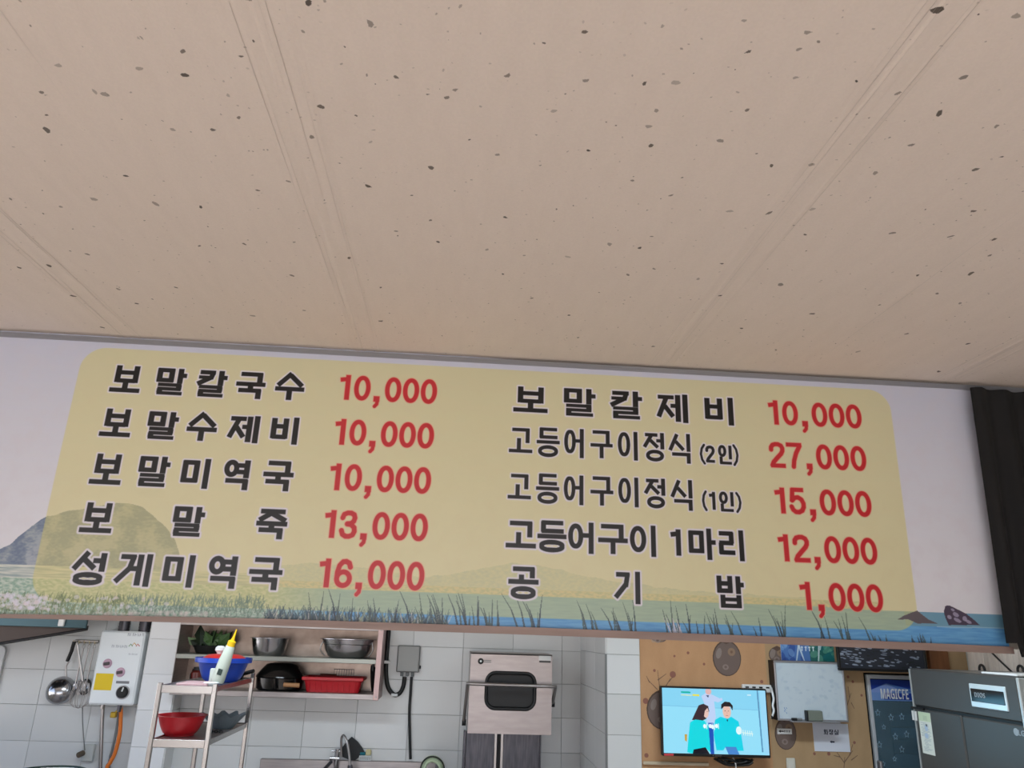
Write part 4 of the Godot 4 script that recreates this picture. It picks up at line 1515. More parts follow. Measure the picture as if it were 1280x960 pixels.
	for k in lo.size():
		var k2 := (k + 1) % lo.size()
		quad_out(st, Vector3(cx + lo[k].x, y0, -6.28 + lo[k].y), Vector3(cx + lo[k2].x, y0, -6.28 + lo[k2].y), Vector3(cx + hi[k2].x, y1, -6.28 + hi[k2].y), Vector3(cx + hi[k].x, y1, -6.28 + hi[k].y), ctr)
		tri(st, Vector3(cx, y0, -6.28), Vector3(cx + lo[k].x, y0, -6.28 + lo[k].y), Vector3(cx + lo[k2].x, y0, -6.28 + lo[k2].y))
	put(st, "basin", M.red, t)
	st = nb()
	bx(st, cx - hw, cx + hw, y1 - .018, y1 + .006, -6.165, -6.155, .003)
	bx(st, cx - hw, cx + hw, y1 - .018, y1 + .006, -6.405, -6.395, .003)
	bx(st, cx - hw, cx - hw + .01, y1 - .018, y1 + .006, -6.395, -6.165, .003)
	bx(st, cx + hw - .01, cx + hw, y1 - .018, y1 + .006, -6.395, -6.165, .003)
	put(st, "rim", M.red, t)
	for k in 9:
		st = nb()
		var x: float = lerp(-hw + .06, hw - .06, k / 8.0) + cx
		cb(st, Vector3(x, (y0 + y1) * .5 - .012, -6.179), Vector3(.006, .07, .006), .001, Basis(Vector3.RIGHT, .2))
		put(st, "rib", M.red, t)
	var w1 := P(400, 842, 6.4)
	t = thing("wooden_board", "small wooden board leaning behind the red tray", "board", Vector3(w1.x + .06, yb2, -6.412))
	st = nb()
	bx(st, w1.x, w1.x + .125, yb2 + .001, w1.y, -6.4145, -6.409, .002)
	put(st, "board_face", sm(Color(.45, .24, .14), .6), t)
	w1 = P(418, 836, 6.4)
	t = thing("steamer_rack", "brown-grey wire grid standing behind the red tray", "grid", Vector3(w1.x + .08, yb2, -6.412))
	for k in 9:
		st = nb()
		var x: float = w1.x + k * .019
		tube(st, [Vector3(x, yb2 + .002, -6.4125), Vector3(x, w1.y, -6.4125)], .002, 5)
		put(st, "wire", M.steel_dark, t)
	for k in 3:
		st = nb()
		var y: float = lerp(yb2 + .02, w1.y - .003, k / 2.0)
		tube(st, [Vector3(w1.x - .004, y, -6.409), Vector3(w1.x + .156, y, -6.409)], .0022, 5)
		put(st, "wire", M.steel_dark, t)
	var k1 := P(461, 866, 6.24)
	t = thing("black_pan", "black frying pan standing on edge between red tray and side panel", "pan", Vector3(k1.x, yb2, -6.25))
	st = nb()
	lathe(st, Vector3(k1.x + .03, yb2 + .105, -6.25), [Vector2(0, -.018), Vector2(.075, -.018), Vector2(.10, .018), Vector2(.095, .018), Vector2(.07, -.012), Vector2(0, -.012)], 32, Basis(Vector3.BACK, PI / 2 + .12))
	put(st, "dish", M.black, t)
	st = nb()
	cb(st, Vector3(k1.x + .02, yb2 + .175, -6.19), Vector3(.018, .10, .022), .005, Basis(Vector3.BACK, -.05))
	put(st, "handle", M.black, t)
	# dark jars at the left end
	var jx := [[244, .05, .15, Color(.36, .12, .09)], [236, .045, .13, Color(.05, .05, .05)]]
	for k in 2:
		var e: Array = jx[k]
		var jp := Vector3(max(P(e[0], 860, 6.2).x, xl + .07), yb2 + .001, -6.22 - .11 * k)
		t = thing("spice_jar", ["reddish-brown jar on the lower shelf behind the blue bowl", "short black jar at the back of the lower shelf beside the column"][k], "jar", jp)
		st = nb()
		lathe(st, jp, [Vector2(0, 0), Vector2(e[1], 0), Vector2(e[1], e[2] * .75), Vector2(e[1] * .7, e[2] * .85), Vector2(0, e[2] * .85)], 20)
		put(st, "glass_body", sm(e[3], .3), t)
		st = nb()
		lathe(st, jp + Vector3(0, e[2] * .85, 0), [Vector2(e[1] * .75, 0), Vector2(e[1] * .75, e[2] * .15), Vector2(0, e[2] * .15)], 20)
		put(st, "lid", M.black, t)

# ------------------------------------------------------------------ free-standing rack
func rack():
	var df := 4.6
	var db := 5.42
	var xl: float = U(199.8, 860).x * df
	var xr: float = U(269, 860).x * df
	var yt: float = P(235, 857, df).y
	var ym: float = P(225, 924.5, df).y
	var rs := sm(Color(.66, .645, .635), .25, .9)
	var t = thing("steel_rack", "free-standing stainless steel rack with slim posts in front of the column", "rack", Vector3((xl + xr) * .5, 0, -(df + db) * .5))
	for e in [[xl, df], [xr, df], [xl, db], [xr, db]]:
		var st := nb()
		bx(st, e[0] - .012, e[0] + .012, 0, yt + (.012 if e[1] == df else .03), -e[1] - .012, -e[1] + .012, .003)
		put(st, "post", rs, t)
	for y in [yt, ym, ym - .42, .25]:
		var st := nb()
		bx(st, xl + .012, xr - .012, y - .040, y, -df - .004, -df + .008, .002)
		bx(st, xl + .012, xr - .012, y - .040, y, -db - .008, -db + .004, .002)
		bx(st, xl - .004, xl + .004, y - .030, y, -db, -df - .012, .002)
		bx(st, xr - .004, xr + .004, y - .030, y, -db, -df - .012, .002)
		var tr = put(st, "shelf_tray", rs, t)
		st = nb()
		bx(st, xl + .004, xr - .004, y - .014, y - .008, -db + .004, -df - .004, .001)
		put(st, "shelf_plate", M.steel_soft, tr)
	var ys := yt - .007
	# on top: blue bowl with red lid inside, bottle, papers, plate
	var D := 5.06
	var a := U(246, 823)
	var b := U(314.5, 823)
	var c := Vector3((a.x + b.x) * .5 * D, ys, -D)
	var rad := (b.x - a.x) * .5 * D
	var ht: float = P(280, 822, D).y - ys
	t = thing("blue_bowl", "large blue plastic mixing bowl on top of the steel rack", "bowl", c)
	var st := nb()
	bowl_shape(st, c + Vector3(0, .001, 0), rad - .012, ht, .58, .010)
	put(st, "shell", M.blue, t)
	st = nb()
	lathe(st, c, [Vector2(rad - .010, ht - .03), Vector2(rad + .002, ht - .026), Vector2(rad + .002, ht + .001), Vector2(rad - .012, ht + .001)], 40)
	put(st, "rim", M.blue, t)
	var lc := Vector3(P(281, 820, D).x, P(281, 823.5, D).y, -D)
	t = thing("dome_cover", "red round cover with white knob lying in the blue bowl", "cover", lc)
	st = nb()
	lathe(st, lc, [Vector2(0, -.02), Vector2(rad * .93, -.012), Vector2(rad * .64, .018), Vector2(rad * .5, .026), Vector2(0, .030)], 36)
	put(st, "disc", M.redlid, t)
	st = nb()
	lathe(st, Vector3(P(275, 815, D).x, lc.y + .022, -D), [Vector2(.016, 0), Vector2(.018, .012), Vector2(.030, .026), Vector2(.029, .042), Vector2(.018, .052), Vector2(0, .054)], 20)
	put(st, "knob", M.white, t, "white knob")
	# leaning squeeze bottle
	D = 4.83
	var p0 := P(271, 851, D)
	p0.y = ys + .004
	var p1 := P(288, 808, D - .02)
	t = thing("squeeze_bottle", "leaning white squeeze bottle with yellow nozzle before the blue bowl", "bottle", p0)
	var dir := (p1 - p0).normalized()
	var side := dir.cross(Vector3.BACK).normalized()
	var bs := Basis(side, dir, side.cross(dir).normalized())
	st = nb()
	var L := (p1 - p0).length()
	lathe(st, p0 + dir * .012, [Vector2(0, 0), Vector2(.036, 0), Vector2(.038, .01), Vector2(.036, L * .55), Vector2(.026, L * .93), Vector2(.022, L * .96), Vector2(0, L * .96)], 20, bs)
	put(st, "body", sm(Color(.74, .77, .72), .4), t)
	st = nb()
	lathe(st, p0 + dir * (L * .97), [Vector2(.023, 0), Vector2(.023, .036), Vector2(.012, .042), Vector2(.008, .058), Vector2(.0035, .105), Vector2(0, .106)], 16, bs)
	put(st, "nozzle", M.yellow, t, "yellow screw cap and nozzle")
	st = nb()
	cb(st, p0 + dir * .07 + Vector3(.004, 0, .038), Vector3(.026, .034, .003), .001, bs)
	put(st, "mark", sm(Color(.16, .22, .20), .5), t, "dark emblem")
	var q := P(266, 846, D + .04)
	t = thing("soap_box", "small pale box standing beside the squeeze bottle", "box", Vector3(q.x, ys, -D - .02))
	st = nb()
	bx(st, q.x - .022, q.x + .010, ys, ys + .085, -D - .075, -D - .042, .004)
	put(st, "carton", sm(Color(.76, .79, .76), .5), t)
	q = P(247, 854, 4.72)
	t = thing("checked_cloth", "folded red and white checked cloth at the rack's front edge", "cloth", Vector3(q.x, ys, -4.74))
	var img := new_img(128, 64, Color(.82, .78, .78))
	for k in 16:
		img.fill_rect(Rect2i(k * 8, 0, 4, 64), Color(.62, .30, .34))
	for k in 8:
		for x in range(0, 128, 8):
			img.fill_rect(Rect2i(x, k * 8, 4, 4), Color(.48, .12, .17))
	st = nb()
	bx(st, q.x - .095, q.x + .075, ys, ys + .016, -4.86, -4.64, .007)
	var cm := printed(img, .9)
	cm.uv1_triplanar = true
	cm.uv1_scale = Vector3(8, 8, 8)
	put(st, "folded_layer", cm, t)
	q = P(279, 855, 4.7)
	t = thing("white_plate", "small white plate on the rack top at the front corner", "plate", Vector3(xr - .075, ys, -4.70))
	st = nb()
	lathe(st, Vector3(xr - .054, ys, -4.70), [Vector2(0, 0), Vector2(.025, 0), Vector2(.044, .018), Vector2(.042, .020), Vector2(.023, .004), Vector2(0, .004)], 28)
	put(st, "dish", M.white, t)
	t = thing("frying_pan", "flat black frying pan behind the blue bowl on the rack", "pan", Vector3((xl + xr) * .5 + .06, ys, -5.30))
	# pan lies at the back right corner
	st = nb()
	lathe(st, Vector3((xl + xr) * .5 + .05, ys, -5.335), [Vector2(0, 0), Vector2(.055, 0), Vector2(.07, .045), Vector2(.066, .045), Vector2(.052, .005), Vector2(0, .005)], 32)
	put(st, "dish", M.black, t)
	st = nb()
	tube(st, [Vector3((xl + xr) * .5 + .115, ys + .035, -5.33), Vector3(xr + .03, ys + .055, -5.30)], .012, 8)
	put(st, "handle", M.black, t)
	# second tier: red basin, scalloped dish, tongs
	ys = ym - .007
	D = 4.83
	a = U(196.5, 895)
	b = U(259, 895)
	c = Vector3((a.x + b.x) * .5 * D, ys, -D)
	rad = (b.x - a.x) * .5 * D
	ht = P(228, 893.5, D).y - ys
	t = thing("red_basin", "red plastic basin on the steel rack's second tier", "basin", c)
	st = nb()
	bowl_shape(st, c + Vector3(0, .001, 0), rad - .010, ht, .55, .010)
	put(st, "shell", M.red, t)
	st = nb()
	lathe(st, c, [Vector2(rad * .5, 0), Vector2(rad * .56, .0), Vector2(rad * .56, .012), Vector2(rad * .5, .012)], 32)
	put(st, "foot_ring", M.red, t)
	D = 5.18
	var sc := P(278, 909, D)
	t = thing("scalloped_dish", "blue-grey scalloped dish behind the red basin", "dish", Vector3(sc.x, ys, -D))
	st = nb()
	var N := 48
	var ctr := Vector3(sc.x, ys + .02, -D)
	for k in N:
		var f0 := TAU * k / N
		var f1 := TAU * (k + 1) / N
		var r0 := .125 + .014 * cos(f0 * 10.0)
		var r1 := .125 + .014 * cos(f1 * 10.0)
		var e0 := Vector3(cos(f0), 0, sin(f0))
		var e1 := Vector3(cos(f1), 0, sin(f1))
		var h0 := .078 + .010 * cos(f0 * 10.0)
		var h1 := .078 + .010 * cos(f1 * 10.0)
		var bse := Vector3(sc.x, ys + .001, -D)
		quad_out(st, bse + e0 * .06, bse + e1 * .06, bse + e1 * r1 + Vector3(0, h1, 0), bse + e0 * r0 + Vector3(0, h0, 0), ctr + Vector3(0, .1, 0))
		tri(st, bse + Vector3(0, .002, 0), bse + e0 * .06, bse + e1 * .06)
		quad_out(st, bse + e0 * .055 + Vector3(0, .006, 0), bse + e1 * .055 + Vector3(0, .006, 0), bse + e1 * (r1 - .005) + Vector3(0, h1, 0), bse + e0 * (r0 - .005) + Vector3(0, h0, 0), ctr - Vector3(0, .1, 0))
	put(st, "dish_shell", sm(Color(.42, .47, .50), .5), t)
	var cp := P(270, 917, 4.95)
	t = thing("black_chain", "small black chain lying beside the red basin", "chain", Vector3(cp.x, ys, -4.95))
	for k in 5:
		st = nb()
		var lp := []
		for j in 13:
			var f := TAU * j / 12.0
			lp.append(Vector3(cp.x - .03 + k * .014 + cos(f) * .010, ys + .008 + (sin(f) * .006 if k % 2 == 0 else 0.0), -4.95 + (0.0 if k % 2 == 0 else sin(f) * .006)))
		tube(st, lp, .0028, 6)
		put(st, "link", M.black, t)

# ------------------------------------------------------------------ sink, cables, hood dishwasher
func sink_zone():
	var wf := -WALL + .011
	var yt: float = P(430, 950.8, 6.38).y
	var xl: float = P(325, 951, 6.38).x
	var xr := -.02
	var t = thing("steel_sink", "long stainless steel sink bench with back guard along the tiles", "sink", Vector3((xl + xr) * .5, 0, -6.1))
	var st := nb()
	bx(st, xl, xr, .78, yt, wf, wf + .03, .004)
	put(st, "back_guard", M.steel_soft, t)
	st = nb()
	bx(st, xl, xr, .74, .78, -5.82, wf, .004)
	put(st, "bench_top", M.steel_soft, t)
	st = nb()
	bx(st, xl + .3, xr - .3, .55, .745, -5.92, wf + .1, .01)
	put(st, "basin", M.steel_soft, t)
	for e in [[xl + .04, -5.86], [xr - .04, -5.86], [xl + .04, -6.36], [xr - .04, -6.36]]:
		st = nb()
		tube(st, [Vector3(e[0], 0, e[1]), Vector3(e[0], .742, e[1])], .02, 10)
		put(st, "leg", M.steel, t)
	# tap
	var d := 6.375
	var p := P(421, 951, d)
	t = thing("sink_tap", "chrome sink tap with tall gooseneck hose on the back guard", "tap", Vector3(p.x, yt, -6.37))
	st = nb()
	tube(st, [Vector3(p.x, yt - .06, wf + .03), Vector3(p.x, yt - .02, -6.35), Vector3(p.x, yt + .085, -6.35)], .018, 12)
	tube(st, [P(413, 947, d) + Vector3(0, 0, .03), P(425, 947, d) + Vector3(0, 0, .03)], .014, 10)
	put(st, "body", M.bowl, t)
	st = nb()
	tube(st, [P(416, 938, d) + Vector3(0, 0, .03), P(427, 938.5, d) + Vector3(0, 0, .03)], .007, 8)
	put(st, "handle", M.bowl, t)
	st = nb()
	tube(st, [P(415, 951, d) + Vector3(0, 0, .04), P(406, 961, d) + Vector3(0, 0, .14)], .012, 8)
	put(st, "spout", M.steel_dark, t)
	st = nb()
	var pts := []
	for e in [[427.5, 945, .03], [427.5, 924, .04], [430.6, 918, .06], [435.6, 925, .09], [438.5, 938, .11], [440, 951, .12], [440.5, 962, .12]]:
		pts.append(P(e[0], e[1], d) + Vector3(0, 0, e[2]))
	tube(st, smooth(pts), .009, 10)
	put(st, "gooseneck", M.steel, t)
	st = nb()
	tube(st, [P(440, 953, d) + Vector3(0, 0, .12), P(441, 968, d) + Vector3(0, 0, .12)], .018, 10, .026)
	put(st, "spray_head", M.steel_dark, t)
	# black scrubber leaning on the wall
	t = thing("black_dustpan", "black fan-shaped scraper leaning on the tiles behind the tap", "scraper", Vector3(P(441, 950, 6.4).x, yt, -6.40))
	st = nb()
	var poly := PackedVector2Array()
	var c0 := P(441, 950.8, 6.40)
	for e in [[427.5, 944], [428, 934], [434, 926], [439.5, 921], [447, 927], [453, 935], [455.5, 939.5], [450, 945.5], [444, 950.6], [438, 950.6], [428, 946]]:
		var w := P(e[0], e[1], 6.40)
		poly.append(Vector2(w.x, max(w.y, yt + .001)))
	extrude(st, poly, Vector3(0, 0, -6.395), Vector3.RIGHT, Vector3.UP, Vector3(0, 0, -.016))
	put(st, "blade", sm(Color(.03, .05, .06), .5), t)
	# white soap dish rack and a beige soap
	var s1 := P(449, 942.5, 6.38)
	var s2 := P(463.5, 950.6, 6.38)
	t = thing("soap_rack", "small white slatted soap rack on the back guard", "soap rack", Vector3((s1.x + s2.x) * .5, yt, -6.38))
	st = nb()
	bx(st, s1.x, s2.x, yt + .001, yt + .008, -6.415, -6.39, .002)
	bx(st, s1.x, s2.x, s1.y - .02, s1.y - .012, -6.415, -6.39, .002)
	put(st, "tray", M.white, t)
	for k in 7:
		st = nb()
		var x: float = lerp(s1.x + .003, s2.x - .003, k / 6.0)
		bx(st, x - .003, x + .003, yt + .001, s1.y - .012, -6.391, -6.386, .001)
		put(st, "slat", M.white, t)
	t = thing("teal_sponge", "teal and cream sponge on the white soap rack", "sponge", Vector3(s1.x + .04, s1.y, -6.40))
	st = nb()
	bx(st, s1.x + .002, s1.x + .045, s1.y - .011, s1.y + .012, -6.414, -6.392, .005)
	put(st, "teal_pad", sm(Color(.12, .42, .46), .9), t)
	st = nb()
	bx(st, s1.x + .046, s2.x - .004, s1.y - .011, s1.y + .030, -6.414, -6.392, .008)
	put(st, "cream_pad", sm(Color(.80, .76, .58), .9), t)
	# coiled hose over the bench
	var cc := P(540.5, 961, 6.1)
	t = thing("coiled_hose", "coiled pale green hose hanging over the sink end", "hose", cc - Vector3(0, .1, 0))
	for e in [[.080, 0.0, sm(Color(.62, .68, .56), .45), .010], [.070, .02, sm(Color(.62, .68, .56), .45), .010], [.086, .035, M.black, .005], [.058, .035, sm(Color(.66, .72, .60), .45), .012]]:
		st = nb()
		var lp := []
		for k in 33:
			var f := TAU * k / 32.0
			lp.append(cc + Vector3(cos(f) * e[0], sin(f) * e[0], e[1] + .01 * sin(f * 2.0)))
		tube(st, lp, e[3], 8)
		put(st, "coil", e[2], t)
	st = nb()
	cb(st, cc + Vector3(.03, -.02, -.145), Vector3(.02, .05, .27), .004)
	put(st, "peg", M.steel_dark, t)
	# junction box and cables
	var a := P(497.3, 806.5, 6.36)
	var b := P(523.5, 841, 6.36)
	t = thing("junction_box", "grey electrical junction box on the tiles between shelf and dishwasher", "box", Vector3((a.x + b.x) * .5, b.y, wf))
	st = nb()
	bx(st, a.x, b.x, b.y, a.y, wf, -6.375, .006)
	put(st, "case", M.grey, t)
	st = nb()
	bx(st, a.x + .006, b.x - .006, b.y + .006, a.y - .006, -6.376, -6.36, .006)
	put(st, "cover", sm(Color(.62, .62, .61), .5), t)
	for k in 3:
		st = nb()
		var x: float = lerp(a.x + .045, b.x - .05, k / 2.0)
		tube(st, [Vector3(x, b.y + .002, -6.395), Vector3(x, b.y - .03, -6.395)], .012, 8)
		put(st, "gland", M.grey, t)
	st = nb()
	tube(st, [Vector3(b.x - .01, b.y + .04, -6.395), Vector3(b.x + .012, b.y + .04, -6.395)], .012, 8)
	put(st, "button", M.black, t)
	var lines := [
		["black_cable", "thick black cable looping from shelf side to junction box", .017, [[486.5, 779], [485, 800], [483, 825], [482.8, 845], [485.5, 860], [492.5, 868.3], [499.5, 866.5], [504, 858], [505.8, 846]]],
		["black_cable", "straight black cable running down from the junction box", .011, [[514.3, 846], [513.2, 865], [511.7, 890], [512, 915], [513, 949]]]]
	for e in lines:
		var lp := []
		for q in e[3]:
			lp.append(P(q[0], q[1], 6.397))
		t = thing(e[0], e[1], "cable", lp[lp.size() - 1])
		st = nb()
		tube(st, smooth(lp), e[2], 10)
		put(st, "cable_line", M.black, t)
	var cl := [[483.5, 827.5], [492.5, 868.5]]
	for q in cl:
		t = thing("cable_clip", ["white cable clip holding the black cable's straight upper run", "white cable clip at the lowest bend of the looping cable"][cl.find(q)], "clip", P(q[0], q[1], 6.40))
		st = nb()
		cb(st, P(q[0], q[1], 6.40) + Vector3(.004, 0, .008), Vector3(.052, .022, .034), .004)
		put(st, "strap", M.white, t)

func dishwasher():
	var d := 6.02
	var a := P(588.8, 815.3, d)
	var b := P(689, 919, d)
	var wf := -WALL + .011
	var t = thing("hood_dishwasher", "stainless hood dishwasher with black rounded window and lift bar", "dishwasher", Vector3((a.x + b.x) * .5, 0, -6.2))
	var st := nb()
	# hood front with the window cut out
	var cy: float = (a.y + b.y) * .5
	var w1 := P(607, 838.5, d)
	var w2 := P(669.8, 889, d)
	var hole := rrect(w1.x, w2.y, w2.x, w1.y, .075, 6)
	var pink := grain(sm(Color.WHITE, .38, .9), Color(.65, .61, .60), Color(.70, .66, .65), .02, Vector3(.8, 4, .8))
	# front plate as a band round the hole
	var outer := []
	var ctr2 := Vector2((w1.x + w2.x) * .5, (w1.y + w2.y) * .5)
	for p in hole:
		var dv := p - ctr2
		var kx: float = INF if abs(dv.x) < 1e-6 else ((b.x if dv.x > 0 else a.x) - ctr2.x) / dv.x
		var ky: float = INF if abs(dv.y) < 1e-6 else ((a.y if dv.y > 0 else b.y) - ctr2.y) / dv.y
		outer.append(ctr2 + dv * min(kx, ky))
	for k in hole.size():
		var k2 := (k + 1) % hole.size()
		var h0 := Vector3(hole[k].x, hole[k].y, -d)
		var h1 := Vector3(hole[k2].x, hole[k2].y, -d)
		var o0 := Vector3(outer[k].x, outer[k].y, -d)
		var o1 := Vector3(outer[k2].x, outer[k2].y, -d)
		quad_out(st, h0, h1, o1, o0, Vector3(0, cy, -9))
		if absf(outer[k].x - outer[k2].x) > .001 and absf(outer[k].y - outer[k2].y) > .001:
			var cn := Vector3(b.x if (outer[k].x + outer[k2].x) * .5 > ctr2.x else a.x, a.y if (outer[k].y + outer[k2].y) * .5 > ctr2.y else b.y, -d)
			tri_out(st, o0, cn, o1, Vector3(0, cy, -9))
		quad_out(st, h0, h1, h1 - Vector3(0, 0, .02), h0 - Vector3(0, 0, .02), (h0 + h1) * .5 + (h0 + h1 - Vector3(ctr2.x, ctr2.y, -d) * 2.0))
	put(st, "hood_front", pink, t)
	st = nb()
	bx(st, a.x, b.x, a.y - .012, a.y, wf, -d, .001)
	bx(st, a.x, b.x, b.y, b.y + .012, wf, -d - .002, .001)
	bx(st, a.x, a.x + .012, b.y, a.y, wf, -d - .001, .001)
	bx(st, b.x - .012, b.x, b.y, a.y, wf, -d - .001, .001)
	put(st, "hood_shell", M.steel_soft, t)
	st = nb()
	extrude(st, rrect(w1.x - .001, w2.y - .001, w2.x + .001, w1.y + .001, .075, 6), Vector3(0, 0, -d - .018), Vector3.RIGHT, Vector3.UP, Vector3(0, 0, -.006))
	put(st, "window", sm(Color(.035, .037, .04), .45), t, "dark glass window")
	st = nb()                                            # rubber seal
	var ring := []
	var rr := rrect(w1.x + .010, w2.y + .010, w2.x - .010, w1.y - .010, .068, 6)
	for p in rr:
		ring.append(Vector3(p.x, p.y, -d - .004))
	ring.append(ring[0])
	ring.append(ring[1])
	tube(st, ring, .014, 8)
	put(st, "seal", M.black, t, "black rubber seal")
	# lift bar
	st = nb()
	var e0 := P(584.5, 854.5, 5.93)
	var e1 := P(694.5, 858.2, 5.93)
	var l0 := P(579.5, 903, 6.14)
	var r0 := P(690.5, 880, 6.14)
	r0.x = max(r0.x, b.x + .012)
	l0.x = min(l0.x, a.x - .014)
	tube(st, [l0, l0.lerp(e0, .9), e0, e0 + Vector3(.03, 0, .012), e1 + Vector3(-.03, 0, .012), e1, r0.lerp(e1, .9), r0], .012, 10)
	put(st, "lift_bar", M.steel, t)
	st = nb()
	lathe(st, l0 + Vector3(-.012, .0, 0), [Vector2(0, 0), Vector2(.022, 0), Vector2(.022, .03), Vector2(0, .03)], 16, Basis(Vector3.BACK, -PI / 2))
	lathe(st, r0 + Vector3(-.014, .0, 0), [Vector2(0, 0), Vector2(.022, 0), Vector2(.022, .03), Vector2(0, .03)], 16, Basis(Vector3.BACK, -PI / 2))
	put(st, "pivot", M.black, t)
	# maker's mark and label
	st = nb()
	var mk := P(601, 826.5, d)
	lathe(st, mk, [Vector2(.022, 0), Vector2(.022, .002), Vector2(0, .002)], 20, Basis(Vector3.RIGHT, PI / 2))
	var dot = put(st, "round_mark", M.black, t)
	st = nb()
	cb(st, mk + Vector3(0, 0, .003), Vector3(.012, .012, .001), .0003, Basis(Vector3.BACK, .7))
	put(st, "mark_eye", M.white, dot)
	for k in 2:
		st = nb()
		var q := P(609.5, 825.5 + k * 2.2, d)
		bx(st, q.x - .028, q.x + .028, q.y - .003, q.y + .003, -d, -d + .001, .0003)
		put(st, "mark_line", M.grey, t)
	st = nb()
	var q1 := P(673.5, 819.5, d)
	var q2 := P(689, 828.5, d)
	bx(st, q1.x, q2.x - .002, q2.y + .015, q1.y, -d, -d + .0012, .0003)
	put(st, "paper_label", M.white_matte, t, "small white label")
	st = nb()
	bx(st, q1.x + .004, q2.x - .004, q2.y, q2.y + .012, -d, -d + .0014, .0003)
	put(st, "label_line", sm(Color(.2, .2, .2), .5), t)
	# lower machine: wash tank panels and corner posts
	var yb := b.y
	for e in [[581.8, 617.5], [628.5, 674.5]]:
		st = nb()
		var x0: float = P(e[0], 940, 6.12).x
		var x1: float = P(e[1], 940, 6.12).x
		bx(st, x0, x1, .12, yb + .001, -6.18, -6.12, .003)
		put(st, "lower_panel", M.steel_dark, t, "dark stained steel panel")
	for e in [[617.5, 620.8], [625.5, 628.8], [578.5, 581.5], [674.5, 676.3]]:
		st = nb()
		var x0: float = P(e[0], 940, 6.11).x
		var x1: float = P(e[1], 940, 6.11).x
		bx(st, x0, x1, .0, yb + .001, -6.2, -6.11, .002)
		put(st, "post", M.steel if e[0] > 600 and e[0] < 650 else M.steel_dark, t)
	st = nb()
	bx(st, P(621, 940, 6.16).x, P(625.4, 940, 6.16).x, .12, yb + .001, -6.2, -6.16, .001)
	put(st, "gap_panel", M.black, t)

# ------------------------------------------------------------------ television wall
func wallpaper_print(w: float, h: float, x0: float, ytop: float, base: Color) -> Image:
	# brown paper with seed pods and blossom twigs; 560 texels to the metre
	var K := 640.0
	var img := new_img(int(w * K), int(h * K), base)
	var n := FastNoiseLite.new()
	n.seed = 21
	n.frequency = .02
	for y in range(0, img.get_height(), 2):
		for x in range(0, img.get_width(), 2):
			var v := n.get_noise_2d(x * .6 + x0 * 900.0, y * .25) * .03 + rng.randf_range(-.008, .008)
			img.fill_rect(Rect2i(x, y, 2, 2), Color(base.r + v, base.g + v * .9, base.b + v * .8))
	var put_px := func(px, py) -> Vector2:
		var p := P(px, py, TVW)
		return Vector2((p.x - x0) * K, (ytop - p.y) * K)
	var dark := Color(.34, .26, .22)
	for e in [[908.5, 822.5, 16.7, 19.5], [828, 887, 18, 20.5], [982, 917, 12.5, 16.5], [972, 819, 10.5, 9], [823, 798, 9, 4], [1110, 880, 9, 11]]:
		var c: Vector2 = (put_px as Callable).call(e[0], e[1])
		var s: float = TVW / 900.0 * K
		fell(img, c, e[2] * s, e[3] * s, Color(.30, .24, .21), .95, .1)
		fell(img, c + Vector2(1, 1), e[2] * s * .93, e[3] * s * .93, Color(.42, .36, .33), 1.0, .1)
		fell(img, c + Vector2(-e[2] * .55, -e[3] * .25) * s, 3.2 * s, 6.0 * s, Color(.62, .58, .55), .5, .3)
		fell(img, c + Vector2(e[2] * .35, -e[3] * .35) * s, 4.4 * s, 4.4 * s, Color(.58, .47, .37), .7)
		fell(img, c + Vector2(e[2] * .35, -e[3] * .35) * s, 1.6 * s, 1.6 * s, Color(.38, .28, .22), .6)
		fell(img, c + Vector2(-e[2] * .12, e[3] * .5) * s, 3.6 * s, 3.0 * s, Color(.56, .50, .47), .7)
		fell(img, c + Vector2(-e[2] * .12, e[3] * .5) * s, 1.6 * s, 1.5 * s, Color(.36, .29, .26), .6)
		fpoly(img, PackedVector2Array([c + Vector2(-6.5, -e[3] + 1.5) * s, c + Vector2(0, -e[3] + 4.5) * s, c + Vector2(6.5, -e[3] + 1.5) * s, c + Vector2(0, -e[3] - 1.5) * s]), dark, .9)
	var twigs := [[826, 872, 822, 838], [822, 862, 810, 850], [822, 850, 833, 842], [832, 858, 838, 848], [812, 853, 808, 845], [836, 852, 841, 846],
		[1058, 884, 1064, 866], [1062, 872, 1060, 858], [1064, 878, 1068, 886],
		[1054, 972, 1056, 946], [1056, 954, 1046, 940], [1056, 952, 1066, 938], [1062, 944, 1066, 930], [1050, 946, 1042, 944], [1064, 950, 1072, 944]]
	for e in twigs:
		fline(img, (put_px as Callable).call(e[0], e[1]), (put_px as Callable).call(e[2], e[3]), 4.5, dark, .65, 2.2)
	for e in [[841, 843, 4.5], [818, 838, 2], [807, 876, 4], [880, 830, 1.8], [860, 816, 2], [843, 820, 1.6], [952, 852, 2.4], [1066, 852, 2], [1077, 869, 1.8], [1060, 846, 2], [1018, 942, 2], [1044, 934, 3], [1068, 928, 2], [1036, 942, 2.4], [808, 944, 3]]:
		var c: Vector2 = (put_px as Callable).call(e[0], e[1])
		fell(img, c, e[2] * 3.0, e[2] * 3.0, Color(.46, .27, .25), .7)
	return img
